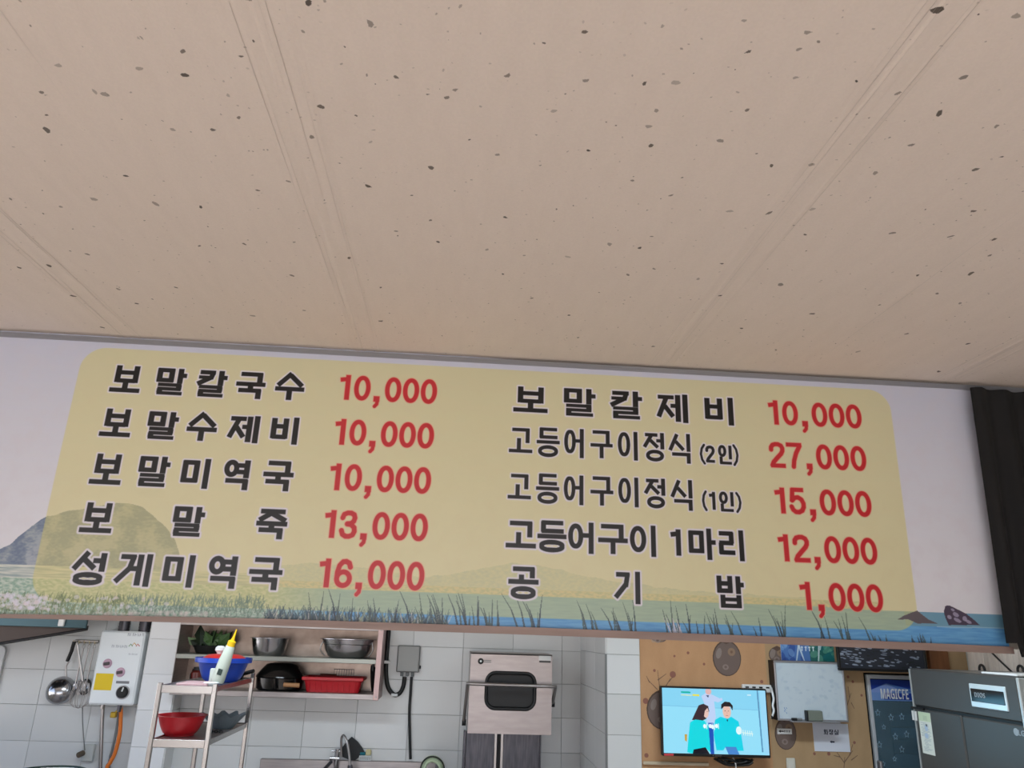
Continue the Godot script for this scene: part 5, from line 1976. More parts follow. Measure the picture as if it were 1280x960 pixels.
func tv_picture() -> Image:
	var W := 480
	var H := 270
	var img := new_img(W, H, Color(.53, .83, .95))
	var q := func(x, y) -> Vector2: return Vector2((x - 70.0) / 1065.0 * W, (y - 175.0) / 655.0 * H)
	var pl := func(L) -> PackedVector2Array:
		var o := PackedVector2Array()
		for p in L:
			o.append((q as Callable).call(p[0], p[1]))
		return o
	fpoly(img, (pl as Callable).call([[70, 360], [1135, 380], [1135, 840], [70, 840]]), Color(.58, .87, .97))
	fline(img, (q as Callable).call(70, 355), (q as Callable).call(1050, 378), 3, Color(.48, .76, .90))
	fpoly(img, (pl as Callable).call([[1045, 170], [1060, 170], [1075, 800], [1060, 800]]), Color(.36, .58, .74))
	fpoly(img, (pl as Callable).call([[1075, 170], [1140, 170], [1140, 840], [1080, 800]]), Color(.60, .84, .96))
	# standing figure behind
	fpoly(img, (pl as Callable).call([[470, 250], [520, 215], [590, 235], [660, 270], [680, 260], [690, 285], [640, 310], [600, 300], [610, 460], [590, 520], [520, 520], [500, 330]]), Color(.74, .82, .96))
	fell(img, (q as Callable).call(545, 200), 14, 14, Color(.86, .70, .70))
	fpoly(img, (pl as Callable).call([[520, 240], [540, 265], [550, 240]]), Color(.2, .25, .4))
	# woman with long hair
	fpoly(img, (pl as Callable).call([[365, 495], [400, 460], [440, 345], [490, 330], [535, 350], [545, 400], [510, 480], [470, 500]]), Color(.20, .15, .18))
	fell(img, (q as Callable).call(510, 415), 13, 23, Color(.90, .76, .72))
	fpoly(img, (pl as Callable).call([[440, 345], [490, 328], [540, 355], [500, 400], [480, 500], [365, 495]]), Color(.22, .16, .19))
	fpoly(img, (pl as Callable).call([[345, 520], [400, 490], [490, 500], [530, 560], [555, 700], [540, 815], [490, 770], [420, 790], [350, 830], [305, 815], [325, 660]]), Color(.05, .84, .88))
	fpoly(img, (pl as Callable).call([[370, 790], [490, 765], [530, 830], [360, 830]]), Color(.06, .07, .12))
	fpoly(img, (pl as Callable).call([[530, 520], [580, 520], [575, 830], [540, 830]]), Color(.10, .32, .72))
	# man
	fpoly(img, (pl as Callable).call([[600, 490], [660, 455], [700, 470], [770, 455], [840, 500], [860, 640], [875, 790], [810, 790], [800, 760], [690, 760], [670, 790], [600, 790], [580, 640]]), Color(.04, .82, .90))
	fell(img, (q as Callable).call(725, 400), 19, 30, Color(.90, .74, .68))
	fpoly(img, (pl as Callable).call([[668, 380], [672, 330], [710, 300], [760, 305], [790, 340], [785, 390], [765, 350], [700, 350]]), Color(.14, .12, .14))
	for e in [[708, 395], [742, 396]]:
		fell(img, (q as Callable).call(e[0], e[1]), 2.6, 1.4, Color(.18, .13, .13))
	fline(img, (q as Callable).call(714, 442), (q as Callable).call(738, 442), 2, Color(.72, .42, .40))
	fline(img, (q as Callable).call(726, 400), (q as Callable).call(728, 424), 2, Color(.80, .62, .56))
	fell(img, (q as Callable).call(524, 405), 2.0, 1.2, Color(.2, .14, .15))
	fpoly(img, (pl as Callable).call([[690, 755], [800, 755], [830, 830], [720, 830]]), Color(.28, .52, .80))
	fpoly(img, (pl as Callable).call([[715, 485], [735, 480], [728, 505]]), Color(.12, .2, .3))
	fpoly(img, (pl as Callable).call([[285, 640], [310, 640], [305, 715], [285, 700]]), Color(.78, .62, .25))
	# captions
	fpoly(img, (pl as Callable).call([[262, 206], [360, 208], [360, 224], [262, 222]]), Color(.0, .70, .66))
	fpoly(img, (pl as Callable).call([[380, 232], [450, 234], [450, 252], [380, 250]]), Color(.92, .88, .30))
	fpoly(img, (pl as Callable).call([[262, 238], [372, 240], [372, 250], [262, 248]]), Color(.85, .90, .75))
	for e in [[492, 555], [548, 552], [572, 560], [612, 550]]:
		var c: Vector2 = (q as Callable).call(e[0], e[1])
		fell(img, c, 7, 9, Color(.92, .98, 1.0))
		fline(img, c + Vector2(9, -11), c + Vector2(9, 12), 3, Color(.92, .98, 1.0))
	fell(img, (q as Callable).call(838, 590), 13, 17, Color(.88, .97, .98))
	for k in 5:
		var c: Vector2 = (q as Callable).call(880 + k * 22, 610 + k * 2)
		fline(img, c + Vector2(0, -11), c + Vector2(2, 11), 3, Color(.88, .97, .95))
		fline(img, c + Vector2(-5, 0), c + Vector2(6, 1), 3, Color(.88, .97, .95))
	fline(img, (q as Callable).call(945, 225), (q as Callable).call(985, 226), 6, Color(.78, .92, .98))
	return img
func tv_wall():
	var t
	var st := nb()
	var XR := 3.62
	var s = structure("wall_television", Vector3(2.4, 0, -TVW))
	st = nb()
	var xa: float = P(1082, 870, TVW).x
	bx(st, 1.282, xa, 0, CEIL, -TVW - .14, -TVW - .002, .001)
	bx(st, xa, XR, 1.66, CEIL, -TVW - .14, -TVW - .002, .001)
	bx(st, xa - .1, XR, 0, 1.72, -TVW - .78, -TVW - .70, .001)
	bx(st, xa - .1, xa, 0, 1.72, -TVW - .70, -TVW - .14, .001)
	bx(st, xa, XR, 1.66, 1.72, -TVW - .70, -TVW - .14, .001)
	put(st, "wall_face", M.plaster, s)
	# two drops of printed paper
	var seam: float = P(961, 880, TVW).x
	for e in [[1.284, seam, Color(.72, .555, .40)], [seam, xa, Color(.66, .55, .41)], [xa, XR - .004, Color(.66, .55, .41)]]:
		var yl := .6 if e[0] != xa else 1.66
		var img := wallpaper_print(e[1] - e[0], 2.3 - yl, e[0], 2.3, e[2])
		st = nb()
		facing(st, Vector3(e[0], 2.3, -TVW), Vector3(e[1], yl, -TVW))
		put(st, "wallpaper_sheet", printed(img, .8), s)
	# brown board at the far corner
	var p1 := P(1161, 812, 5.33)
	var p2 := P(1189, 842, 5.33)
	t = thing("brown_board", "orange-brown wooden board in the corner between picture and slatted wall", "board", Vector3((p1.x + p2.x) * .5, 1.55, -5.34))
	st = nb()
	bx(st, p1.x, p2.x, 1.55, 2.05, -TVW + .001, -5.33, .004)
	put(st, "board_face", grain(sm(Color.WHITE, .5), Color(.42, .25, .13), Color(.52, .33, .19), .02, Vector3(4, .6, 4)), t)
	# television
	var d := 5.285
	var a := P(825.5, 857.5, d)
	var b := P(964, 948, d)
	t = thing("television", "flat television with thin black frame showing people in turquoise sweaters", "television", Vector3((a.x + b.x) * .5, b.y, -5.32))
	st = nb()
	bx(st, a.x, b.x, b.y, a.y, -d - .04, -d, .006)
	put(st, "casing", M.black, t)
	var im := tv_picture()
	var em := sm(Color(.01, .01, .012), .2)
	em.emission_enabled = true
	em.emission_texture = tex(im)
	em.emission = Color.BLACK
	em.emission_energy_multiplier = .93
	st = nb()
	facing(st, Vector3(a.x + .010, a.y - .010, -d + .001), Vector3(b.x - .010, b.y + .018, -d + .001))
	put(st, "screen", em, t, "lit screen with a talk show")
	st = nb()
	bx(st, a.x + .012, P(842, 944, d).x, b.y + .002, b.y + .014, -d, -d + .001, .0003)
	put(st, "red_sticker", sm(Color(.80, .25, .28), .5), t)
	caption(t, Vector3((a.x + b.x) * .5, b.y + .009, -d + .0008), .06, .009, 7, Color(.55, .56, .58), Color(.03, .03, .03))
	st = nb()
	bx(st, (a.x + b.x) * .5 - .12, (a.x + b.x) * .5 + .12, (a.y + b.y) * .5 - .1, (a.y + b.y) * .5 + .1, -TVW + .001, -d - .038, .003)
	put(st, "wall_bracket", M.black, t)
	var al := AreaLight3D.new()
	al.name = "screen_light"
	al.area_size = Vector2(b.x - a.x - .02, a.y - b.y - .03)
	al.light_color = Color(.55, .85, 1.0)
	al.light_energy = .25
	al.shadow_enabled = true
	al.position = Vector3((a.x + b.x) * .5, (a.y + b.y) * .5, -d + .006) - O
	al.rotation.y = PI
	t.add_child(al, true)
	# bundle of cables under it
	t = thing("cable_bundle", "tangle of black cables hanging under the television", "cables", P(912, 956, 5.34))
	var runs := [[[893, 948], [900, 952], [910, 956], [925, 954], [936, 953], [941, 949]], [[897, 947], [905, 953], [915, 951], [928, 949.5], [938, 951]], [[905, 948], [908, 955], [920, 956], [934, 955.5], [940, 952]], [[900, 947], [912, 949], [922, 953], [932, 951]]]
	for rn in runs:
		var lp := []
		for e in rn:
			lp.append(P(e[0], e[1], 5.335) + Vector3(0, 0, .008 * runs.find(rn)))
		st = nb()
		tube(st, smooth(lp), .008, 8)
		put(st, "cable_line", M.black, t)
	st = nb()
	tube(st, smooth([P(916, 947, 5.32), P(919, 953, 5.31), P(920, 962, 5.32), P(920, 990, 5.36)]), .004, 6)
	put(st, "cable_line", M.white, t)
	# router and white cord behind the set
	a = P(927.5, 855.2, 5.35)
	b = P(964.5, 866, 5.35)
	t = thing("white_router", "white router box peeking out above the television", "router", Vector3((a.x + b.x) * .5, b.y, -5.35))
	st = nb()
	bx(st, a.x, b.x, b.y, a.y, -TVW + .001, -5.338, .005)
	put(st, "case", M.white, t)
	for k in 4:
		st = nb()
		var x: float = lerp(a.x + .03, b.x - .03, k / 3.0)
		bx(st, x - .012, x + .012, a.y - .022, a.y - .012, -5.338, -5.336, .001)
		put(st, "port", M.black, t)
	t = thing("white_cable", "loose white cable looped beside the television's edge", "cable", P(965, 894, 5.29))
	st = nb()
	tube(st, smooth([P(964, 860, 5.33), P(965.6, 866, 5.275), P(967, 874, 5.275), P(966, 882, 5.275), P(967.3, 888, 5.275), P(966, 893, 5.28), P(964.8, 897, 5.29)]), .007, 8)
	put(st, "cord_line", M.white, t)
	st = nb()
	cb(st, P(965.2, 896.5, 5.285), Vector3(.012, .024, .014), .003)
	put(st, "plug", M.black, t)
	# trunking strip
	a = P(804, 951.5, 5.36)
	b = P(886, 957.5, 5.36)
	t = thing("cable_trunking", "long cream cable trunking on the wall below the television", "trunking", Vector3((a.x + b.x) * .5, b.y, -5.36))
	st = nb()
	bx(st, a.x, b.x, b.y, a.y, -TVW + .001, -5.352, .003)
	put(st, "cover", sm(Color(.74, .68, .58), .5), t)
	# whiteboard
	d = 5.27
	a = P(967, 825.4, d)
	b = P(1061, 903, d)
	t = thing("whiteboard", "small whiteboard with aluminium frame hung on the papered wall", "whiteboard", Vector3((a.x + b.x) * .5, b.y, -5.32))
	st = nb()
	bx(st, a.x, b.x, b.y, a.y, -TVW + .001, -d - .008, .002)
	put(st, "backing", sm(Color(.06, .06, .065), .6), t)
	var wi := new_img(512, 400, Color(.74, .79, .82))
	var nz := FastNoiseLite.new()
	nz.seed = 8
	nz.frequency = .012
	for y in range(0, 400, 4):
		for x in range(0, 512, 4):
			var v := clampf(nz.get_noise_2d(x, y) - .15, 0.0, 1.0) * .10
			wi.fill_rect(Rect2i(x, y, 4, 4), Color(.74 - v, .79 - v * .8, .82 - v * .4))
	for k in 14:                                         # wiped marker smudges
		fell(wi, Vector2(rng.randf_range(60, 460), rng.randf_range(90, 300)), rng.randf_range(8, 22), rng.randf_range(4, 12), Color(.62, .69, .76), .35)
	for e in [[44, 318], [60, 318], [44, 340], [58, 352], [50, 330]]:
		fline(wi, Vector2(e[0], e[1]), Vector2(e[0] + 5, e[1] + 12), 4, Color(.30, .45, .70), .8)
	st = nb()
	facing(st, Vector3(a.x + .010, a.y - .010, -d - .004), Vector3(b.x - .010, b.y + .010, -d - .004))
	put(st, "writing_face", printed(wi, .25), t)
	for e in [[a.x, b.x, a.y - .012, a.y], [a.x, b.x, b.y, b.y + .012], [a.x, a.x + .012, b.y + .012, a.y - .012], [b.x - .012, b.x, b.y + .012, a.y - .012]]:
		st = nb()
		bx(st, e[0], e[1], e[2], e[3], -d - .010, -d + .004, .003)
		put(st, "frame_bar", M.alu, t)
	st = nb()
	bx(st, a.x + .08, a.x + .40, b.y - .004, b.y + .004, -d, -d + .055, .002)
	put(st, "pen_ledge", M.alu, t)
	var e1 := P(1007, 888, d - .03)
	var e2 := P(1028, 899.5, d - .03)
	t = thing("board_eraser", "grey-green eraser standing on the whiteboard ledge", "eraser", Vector3((e1.x + e2.x) * .5, b.y + .004, -d + .03))
	st = nb()
	bx(st, e1.x + .010, e2.x, b.y + .005, e1.y, -d + .006, -d + .045, .005)
	put(st, "body", sm(Color(.42, .45, .41), .7), t)
	st = nb()
	bx(st, e1.x, e1.x + .011, b.y + .005, e1.y, -d + .006, -d + .045, .003)
	put(st, "felt", M.black, t, "dark felt side")
	t = thing("marker_pen", "black marker lying on the whiteboard ledge beside the eraser", "marker", Vector3(a.x + .11, b.y + .005, -d + .03))
	st = nb()
	tube(st, [Vector3(a.x + .085, b.y + .013, -d + .03), Vector3(e1.x - .03, b.y + .013, -d + .03)], .008, 10)
	put(st, "barrel", M.grey, t)
	st = nb()
	tube(st, [Vector3(a.x + .082, b.y + .013, -d + .03), Vector3(a.x + .115, b.y + .013, -d + .03)], .0092, 10)
	put(st, "cap", M.black, t)
	# poster
	a = P(975, 799, 5.365)
	b = P(1044, 830, 5.365)
	a.y += .25
	t = thing("glossy_poster", "blue and green glossy poster pinned above the whiteboard", "poster", Vector3((a.x + b.x) * .5, b.y, -5.366))
	var pi := new_img(256, 256, Color(.30, .46, .70))
	fpoly(pi, PackedVector2Array([Vector2(130, 0), Vector2(256, 0), Vector2(256, 256), Vector2(140, 256)]), Color(.14, .38, .36))
	for k in 60:
		var left := k % 2 == 0
		var c := Vector2(rng.randf_range(0, 130) if left else rng.randf_range(140, 256), rng.randf_range(0, 256))
		fell(pi, c, rng.randf_range(8, 34), rng.randf_range(5, 18), (Color(.50, .66, .84) if rng.randf() < .6 else Color(.14, .24, .52)) if left else (Color(.42, .66, .56) if rng.randf() < .6 else Color(.12, .42, .44)), .55, rng.randf() * 3.0)
	for e in [[88, 180, 70, 256, 9], [86, 176, 112, 256, 10], [96, 140, 86, 180, 8], [190, 150, 176, 256, 10], [205, 140, 190, 200, 8]]:
		fline(pi, Vector2(e[0], e[1]), Vector2(e[2], e[3]), e[4], Color(.84, .90, .92), .8, e[4] * .5)
	for k in 4:
		fline(pi, Vector2(102 + k * 18, 186), Vector2(102 + k * 18, 206), 5, Color(.88, .92, .94), .9)
		fline(pi, Vector2(97 + k * 18, 190), Vector2(108 + k * 18, 190), 4, Color(.88, .92, .94), .9)
	st = nb()
	facing(st, Vector3(a.x, a.y, -5.3655), Vector3(b.x, b.y, -5.3655))
	put(st, "print", printed(pi, .3), t)
	st = nb()
	bx(st, a.x, b.x, b.y, a.y, -TVW + .0005, -5.366, .0005)
	put(st, "paper", M.white_matte, t)
	# restroom notice
	a = P(1015.5, 903.8, 5.366)
	b = P(1063, 940, 5.366)
	t = thing("paper_sign", "white paper notice with black restroom lettering under the whiteboard", "sign", Vector3((a.x + b.x) * .5, b.y, -5.366))
	var si := new_img(384, 288, Color(.80, .82, .86))
	for k in 3:
		draw_glyph(si, ["화", "장", "실"][k], Rect2(112 + k * 58, 62, 48, 54), 9, 7, Color(.10, .13, .22))
	fpoly(si, PackedVector2Array([Vector2(170, 188), Vector2(190, 174), Vector2(190, 182), Vector2(222, 182), Vector2(222, 196), Vector2(190, 196), Vector2(190, 204)]), Color(.12, .14, .22))
	st = nb()
	facing(st, Vector3(a.x, a.y, -5.3645), Vector3(b.x, b.y, -5.3645))
	put(st, "print", printed(si, .7), t)
	st = nb()
	bx(st, a.x, b.x, b.y, a.y, -TVW + .0005, -5.365, .0005)
	put(st, "paper", M.white_matte, t)
	# small arrow label
	a = P(971.5, 910.5, 5.366)
	b = P(990, 917.8, 5.366)
	t = thing("arrow_label", "tiny white label with black arrow stuck on the printed pod", "label", Vector3((a.x + b.x) * .5, b.y, -5.366))
	si = new_img(192, 80, Color(.86, .86, .85))
	fpoly(si, PackedVector2Array([Vector2(10, 40), Vector2(44, 18), Vector2(44, 32), Vector2(84, 32), Vector2(84, 48), Vector2(44, 48), Vector2(44, 62)]), Color(.08, .08, .09))
	for k in 3:
		fline(si, Vector2(96 + k * 30, 24), Vector2(96 + k * 30, 56), 7, Color(.12, .12, .13))
		fline(si, Vector2(90 + k * 30, 36), Vector2(112 + k * 30, 36), 7, Color(.12, .12, .13))
	st = nb()
	facing(st, Vector3(a.x, a.y, -5.3645), Vector3(b.x, b.y, -5.3645))
	put(st, "print", printed(si, .6), t)
	st = nb()
	bx(st, a.x, b.x, b.y, a.y, -TVW + .0005, -5.365, .0005)
	put(st, "paper", M.white_matte, t)
	# light switch
	a = P(983, 947.6, 5.355)
	b = P(995.5, 967, 5.355)
	t = thing("light_switch", "white light switch below the arrow label", "switch", Vector3((a.x + b.x) * .5, b.y, -5.36))
	st = nb()
	bx(st, a.x, b.x, b.y, a.y, -TVW + .001, -5.355, .004)
	put(st, "plate", sm(Color(.80, .79, .74), .4), t)
	st = nb()
	cb(st, Vector3((a.x + b.x) * .5, (a.y + b.y) * .5, -5.354), Vector3((b.x - a.x) * .55, (a.y - b.y) * .6, .008), .003, Basis(Vector3.RIGHT, .06))
	put(st, "rocker", sm(Color(.84, .83, .79), .35), t)

# ------------------------------------------------------------------ drinks cooler and refrigerator
func cooler():
	var d := 5.385
	var a := P(1083.2, 843.8, d)
	var x0: float = a.x
	var x1 := x0 + .62
	var top := 1.648
	var t = thing("drinks_cooler", "glass-door drinks cooler with blue header set in the wall behind the grey refrigerator", "cooler", Vector3((x0 + x1) * .5, 0, -5.7))
	var st := nb()
	bx(st, x0, x1, .06, top, -6.0, -d - .045, .006)
	put(st, "cabinet", sm(Color(.10, .11, .12), .5), t)
	st = nb()
	bx(st, x0, x0 + .024, .06, top, -d - .03, -d, .004)
	bx(st, x1 - .024, x1, .06, top, -d - .03, -d, .004)
	bx(st, x0 + .024, x1 - .024, top - .026, top, -d - .03, -d, .004)
	bx(st, x0 + .024, x1 - .024, .06, .16, -d - .03, -d, .004)
	put(st, "door_frame", sm(Color(.76, .78, .80), .4, .2), t)
	var h1: float = P(1110, 850, d).y
	var h2: float = P(1110, 876, d).y
	# header print
	var W := 560
	var H := int(560.0 * (h1 - h2) / (x1 - x0 - .048))
	var hi := new_img(W, H, Color(.30, .44, .70))
	fpoly(hi, PackedVector2Array([Vector2(0, 0), Vector2(W, 0), Vector2(W, H * .35), Vector2(260, H * .4), Vector2(110, H * .16), Vector2(0, H * .5)]), Color(.12, .22, .56))
	fpoly(hi, PackedVector2Array([Vector2(0, H * .5), Vector2(110, H * .2), Vector2(200, H * .45), Vector2(140, H * .62), Vector2(0, H * .8)]), Color(.48, .58, .80))
	fpoly(hi, PackedVector2Array([Vector2(0, H * .62), Vector2(W, H * .5), Vector2(W, H), Vector2(0, H)]), Color(.42, .56, .78))
	fpoly(hi, PackedVector2Array([Vector2(84, H * .62), Vector2(W, H * .62), Vector2(W, H * .95), Vector2(84, H * .95)]), Color(.10, .22, .58))
	st = nb()
	facing(st, Vector3(x0 + .024, h1, -d - .006), Vector3(x1 - .024, h2, -d - .006))
	put(st, "header_print", printed(hi, .3), t, "blue header picture")
	var lx: float = P(1101.5, 868, d).x
	var lr: float = P(1136, 868, d).x
	lettering(t, "MAGICFE", Vector3((lx + lr) * .5, P(1118, 867.5, d).y, -d - .005), .066, lr - lx, M.white)
	# inside: shelves with bottles behind the glass
	st = nb()
	bx(st, x0 + .02, x1 - .02, .10, h1, -d - .044, -d - .034, .001)
	put(st, "dark_interior", sm(Color(.13, .15, .17), .6), t)
	var g := sm(Color(.42, .55, .62, .28), .04)
	g.transparency = BaseMaterial3D.TRANSPARENCY_ALPHA
	st = nb()
	bx(st, x0 + .024, x1 - .024, .16, h2, -d - .014, -d - .008, .001)
	put(st, "glass", g, t)
	# decal blocks and stars on the glass
	var blk := [sm(Color(.12, .22, .30), .4), sm(Color(.16, .30, .40), .4), sm(Color(.10, .17, .23), .4)]
	var rows := [[893, 908], [910, 923], [925, 941], [943, 958], [960, 975], [977, 992]]
	for k in rows.size():
		st = nb()
		bx(st, x0 + .15, x1 - .03, P(1115, rows[k][1], d).y, P(1115, rows[k][0], d).y, -d - .0335, -d - .022, .001)
		put(st, "drink_carton", blk[k % 3], t)
	var stars := [[1114.5, 897], [1105.5, 909], [1120, 921], [1100, 931], [1128, 937], [1119, 949], [1105, 955], [1128, 896], [1134, 918], [1098, 891], [1112, 970], [1125, 978]]
	for e in stars:
		st = nb()
		var c := P(e[0], e[1], d)
		var r := .019 if (int(e[0]) % 2 == 0) else .014
		var lp := []
		for k in 11:
			var an := PI / 2 + TAU * k / 10.0
			var rr: float = r if k % 2 == 0 else r * .45
			lp.append(Vector3(c.x + cos(an) * rr, c.y + sin(an) * rr * 1.2, -d - .0065))
		tube(st, lp, .0016, 4)
		put(st, "star_decal", sm(Color(.62, .72, .78), .5), t)
	st = nb()
	var hp := P(1089, 950, d)
	bx(st, x0 + .003, x0 + .022, hp.y - .25, hp.y, -d, -d + .05, .005)
	put(st, "handle", M.alu, t)
	for sx in [x0 + .05, x1 - .05]:
		for sz in [-d - .12, -5.9]:
			st = nb()
			lathe(st, Vector3(sx, 0, sz), [Vector2(0, 0), Vector2(.02, 0), Vector2(.02, .065), Vector2(0, .065)], 12)
			put(st, "foot", M.black, t)
	# picture hung above the cooler, proud of the wall
	var pz := -5.24
	var q1 := P(1045.5, 800, 5.24)
	var q2 := P(1161, 842, 5.24)
	var pb: float = P(1049, 838, 5.24).y
	t = thing("framed_picture", "wide dark framed picture of a rocky shore hung above the drinks cooler", "picture", Vector3((q1.x + q2.x) * .5, pb, pz))
	st = nb()
	var y0: float = pb
	var y1: float = y0 + .40
	var fx := .018
	bx(st, q1.x, q2.x, y0, y0 + fx, pz - .025, pz, .003)
	bx(st, q1.x, q2.x, y1 - fx, y1, pz - .025, pz, .003)
	bx(st, q1.x, q1.x + fx, y0 + fx, y1 - fx, pz - .025, pz, .003)
	bx(st, q2.x - fx, q2.x, y0 + fx, y1 - fx, pz - .025, pz, .003)
	put(st, "frame", M.black, t)
	var pi := new_img(512, 300, Color(.14, .16, .20))
	fpoly(pi, PackedVector2Array([Vector2(0, 0), Vector2(512, 0), Vector2(512, 190), Vector2(330, 180), Vector2(120, 165), Vector2(0, 150)]), Color(.40, .46, .58))
	for k in 150:
		var c := Vector2(rng.randf_range(0, 480), rng.randf_range(160, 290))
		fell(pi, c, rng.randf_range(5, 20), rng.randf_range(2, 5), Color(.62, .67, .74) if rng.randf() < .45 else (Color(.12, .13, .15) if rng.randf() < .6 else Color(.10, .13, .11)), .75, .08)
	st = nb()
	facing(st, Vector3(q1.x + fx, y1 - fx, pz - .006), Vector3(q2.x - fx, y0 + fx, pz - .006))
	put(st, "photograph", printed(pi, .35), t)
	st = nb()
	bx(st, q1.x + .01, q2.x - .01, y0 + .01, y1 - .01, pz - .024, pz - .008, .001)
	bx(st, q1.x + .12, q2.x - .06, y0 + .06, y1 - .03, -TVW + .001, pz - .023, .001)
	put(st, "back_panel", M.black, t)

func big_fridge():
	var X := 2.85
	var zf := -4.80                                      # far end
	var zn: float = -3.87                                # near end
	var top := 1.715
	var t = thing("grey_refrigerator", "large dark grey refrigerator with small display standing against the right wall", "refrigerator", Vector3(X + .36, 0, (zf + zn) * .5))
	var dark := sm(Color(.27, .27, .265), .42, .1)
	var st := nb()
	bx(st, X + .05, X + .74, .03, top - .002, zf, zn, .006)
	put(st, "cabinet", sm(Color(.46, .47, .47), .4, .2), t)
	var yh := 1.492
	var zs: float = PX(1203.5, 910, X).z
	st = nb()
	bx(st, X, X + .048, yh + .008, top, zf, zn, .008)
	var up = put(st, "upper_door", dark, t)
	st = nb()
	bx(st, X, X + .048, .06, yh - .004, zf, zs - .004, .008)
	var ld = put(st, "lower_door", dark, t)
	st = nb()
	bx(st, X, X + .048, .06, yh - .004, zs + .004, zn, .008)
	var rd = put(st, "lower_door", dark, t)
	st = nb()
	bx(st, X + .006, X + .05, yh - .006, yh + .010, zf + .01, zn - .01, .002)
	put(st, "grip_groove", M.black, t, "dark recessed grip")
	st = nb()
	bx(st, X - .004, X + .05, .1, top - .004, zn + .001, zn + .02, .004)
	put(st, "edge_strip", sm(Color(.72, .74, .74), .35, .3), t, "pale edge strip")
	st = nb()
	bx(st, X - .003, X + .05, .1, top - .004, zf - .012, zf - .001, .004)
	put(st, "edge_strip", sm(Color(.62, .64, .64), .35, .3), t)
	# display: silver surround and dark screen
	var a := PX(1212, 854, X)
	var b := PX(1262, 890, X)
	st = nb()
	cb(st, Vector3(X - .002, (a.y + b.y) * .5, (a.z + b.z) * .5), Vector3(.012, a.y - b.y, absf(a.z - b.z)), .005)
	var ds = put(st, "display_surround", sm(Color(.80, .86, .88), .25, .2), up)
	st = nb()
	cb(st, Vector3(X - .006, (a.y + b.y) * .5 + .002, (a.z + b.z) * .5), Vector3(.008, (a.y - b.y) * .56, absf(a.z - b.z) * .93), .003)
	put(st, "display_glass", sm(Color(.05, .055, .065), .12), ds)
	var left := Basis(Vector3.UP, -PI / 2)               # lettering on a face that looks left
	var dm := sm(Color(.55, .58, .60), .4)
	lettering(up, "DIOS", PX(1227, 869, X) + Vector3(-.0105, 0, 0), .024, .085, dm, left)
	lettering(rd, "LG", PX(1277, 916.5, X) + Vector3(-.0005, 0, 0), .026, .045, dm, left)
	st = nb()
	var lg := PX(1270.5, 915, X)
	lathe(st, lg, [Vector2(.018, 0), Vector2(.018, .002), Vector2(0, .002)], 24, Basis(Vector3.BACK, PI / 2))
	put(st, "round_emblem", dm, rd)
	# energy label and small tag on the far door
	a = PX(1147.5, 889, X)
	b = PX(1169.5, 945, X)
	var li := new_img(160, 320, Color(.84, .86, .82))
	fpoly(li, PackedVector2Array([Vector2(0, 0), Vector2(160, 0), Vector2(160, 70), Vector2(0, 70)]), Color(.76, .82, .70))
	for k in 26:
		fline(li, Vector2(rng.randf_range(10, 60), 84 + k * 8.5), Vector2(rng.randf_range(80, 150), 84 + k * 8.5), 3, Color(.45, .52, .58), .6)
	fell(li, Vector2(88, 120), 20, 26, Color(.62, .72, .84), .7)
	fell(li, Vector2(80, 180), 24, 20, Color(.62, .72, .84), .7)
	fpoly(li, PackedVector2Array([Vector2(86, 92), Vector2(100, 88), Vector2(104, 106), Vector2(88, 108)]), Color(.15, .18, .25))
	for k in 5:
		fline(li, Vector2(60, 30 + k * 7), Vector2(115, 30 + k * 7), 2.5, Color(.40, .48, .42), .6)
	st = nb()
	uvsheet(st, Vector3(X - .0016, a.y, a.z), Vector3(X - .0016, a.y, b.z), Vector3(X - .0016, b.y, b.z), Vector3(X - .0016, b.y, a.z))
	put(st, "energy_label", printed(li, .5), ld, "tall pale energy label")
	st = nb()
	cb(st, Vector3(X - .0005, (a.y + b.y) * .5, (a.z + b.z) * .5), Vector3(.002, a.y - b.y, absf(a.z - b.z)), .0004)
	put(st, "label_paper", M.white_matte, ld)
	a = PX(1139.5, 888, X)
	b = PX(1147, 901, X)
	st = nb()
	cb(st, Vector3(X - .001, (a.y + b.y) * .5, (a.z + b.z) * .5), Vector3(.002, a.y - b.y, absf(a.z - b.z)), .0004)
	put(st, "small_tag", M.white_matte, ld)
	st = nb()
	a = PX(1141, 884, X)
	b = PX(1156, 887, X)
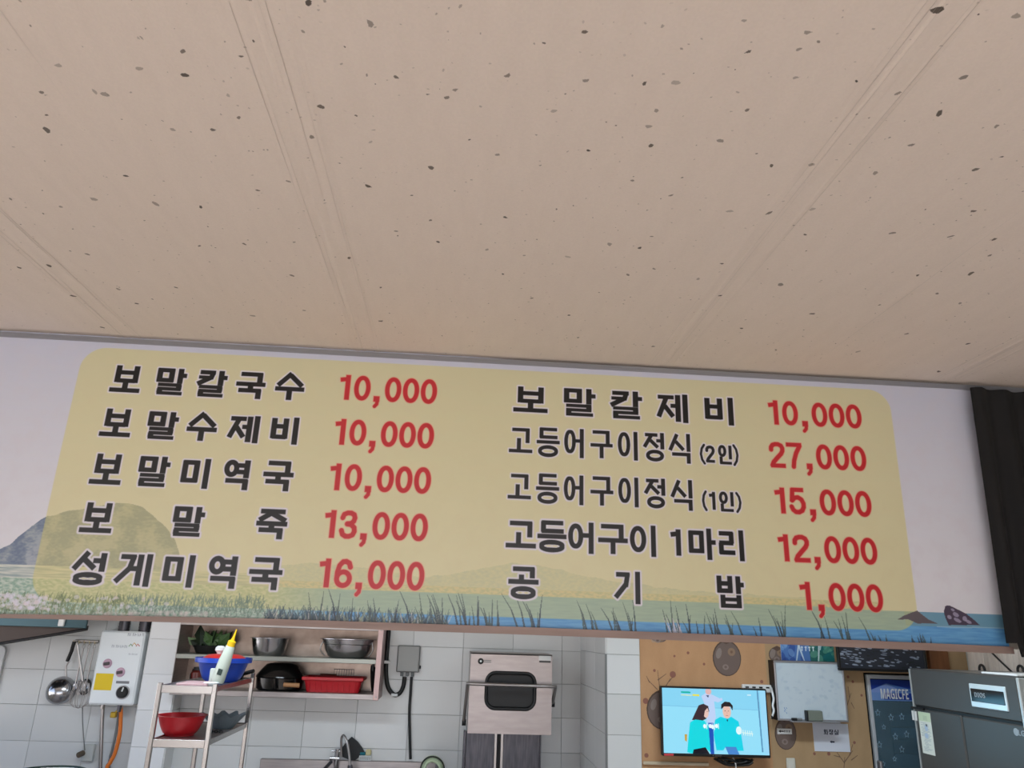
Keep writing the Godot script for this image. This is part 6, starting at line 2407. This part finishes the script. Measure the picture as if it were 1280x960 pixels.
	cb(st, Vector3(X - .006, (a.y + b.y) * .5, (a.z + b.z) * .5), Vector3(.016, .012, absf(a.z - b.z)), .004)
	put(st, "door_catch", M.black, t)
	for e in [[X + .1, zf + .08], [X + .66, zf + .08], [X + .1, zn - .08], [X + .66, zn - .08]]:
		st = nb()
		lathe(st, Vector3(e[0], 0, e[1]), [Vector2(0, 0), Vector2(.024, 0), Vector2(.024, .035), Vector2(0, .035)], 12)
		put(st, "foot", M.black, t)
	# flat white tray on its top
	a = PX(1224, 844, X)
	t = thing("white_tray", "flat white tray lying on top of the grey refrigerator", "tray", Vector3(X + .2, top, -4.0))
	st = nb()
	bx(st, X + .012, X + .40, top + .001, top + .012, a.z, zn - .005, .003)
	put(st, "tray_plate", M.white, t)
	# cloth hooks and a cable on the slatted wall
	var XW := 3.605
	for e in [[1227.5, 837, "dark round hook on the slatted wall above the white tray"], [1276, 838.5, "second dark round hook on the slatted wall, nearer the curtain"]]:
		var c := PX(e[0], e[1], XW - .03)
		t = thing("coat_hook", e[2], "hook", Vector3(XW, c.y - .03, c.z), "hooks on the slatted wall")
		st = nb()
		var lp := []
		for k in 9:
			var an := PI * k / 8.0
			lp.append(Vector3(XW - .03, c.y + sin(an) * .03, c.z + cos(an) * .026))
		lp.push_front(Vector3(XW - .03, c.y - .04, c.z + .026))
		lp.append(Vector3(XW - .03, c.y - .04, c.z - .026))
		tube(st, lp, .008, 8)
		put(st, "loop", sm(Color(.16, .15, .15), .5), t)
		st = nb()
		bx(st, XW - .04, XW + .004, c.y - .055, c.y - .035, c.z - .036, c.z + .036, .003)
		put(st, "base_plate", sm(Color(.16, .15, .15), .5), t)
	t = thing("slack_cable", "thin dark cable drooping diagonally across the slatted wall", "cable", PX(1266, 842, XW - .008))
	st = nb()
	tube(st, smooth([PX(1236, 812, XW - .006), PX(1250, 826, XW - .006), PX(1268, 843, XW - .006), PX(1274, 850, XW - .006)]), .006, 6)
	put(st, "cable_line", sm(Color(.22, .20, .19), .6), t)
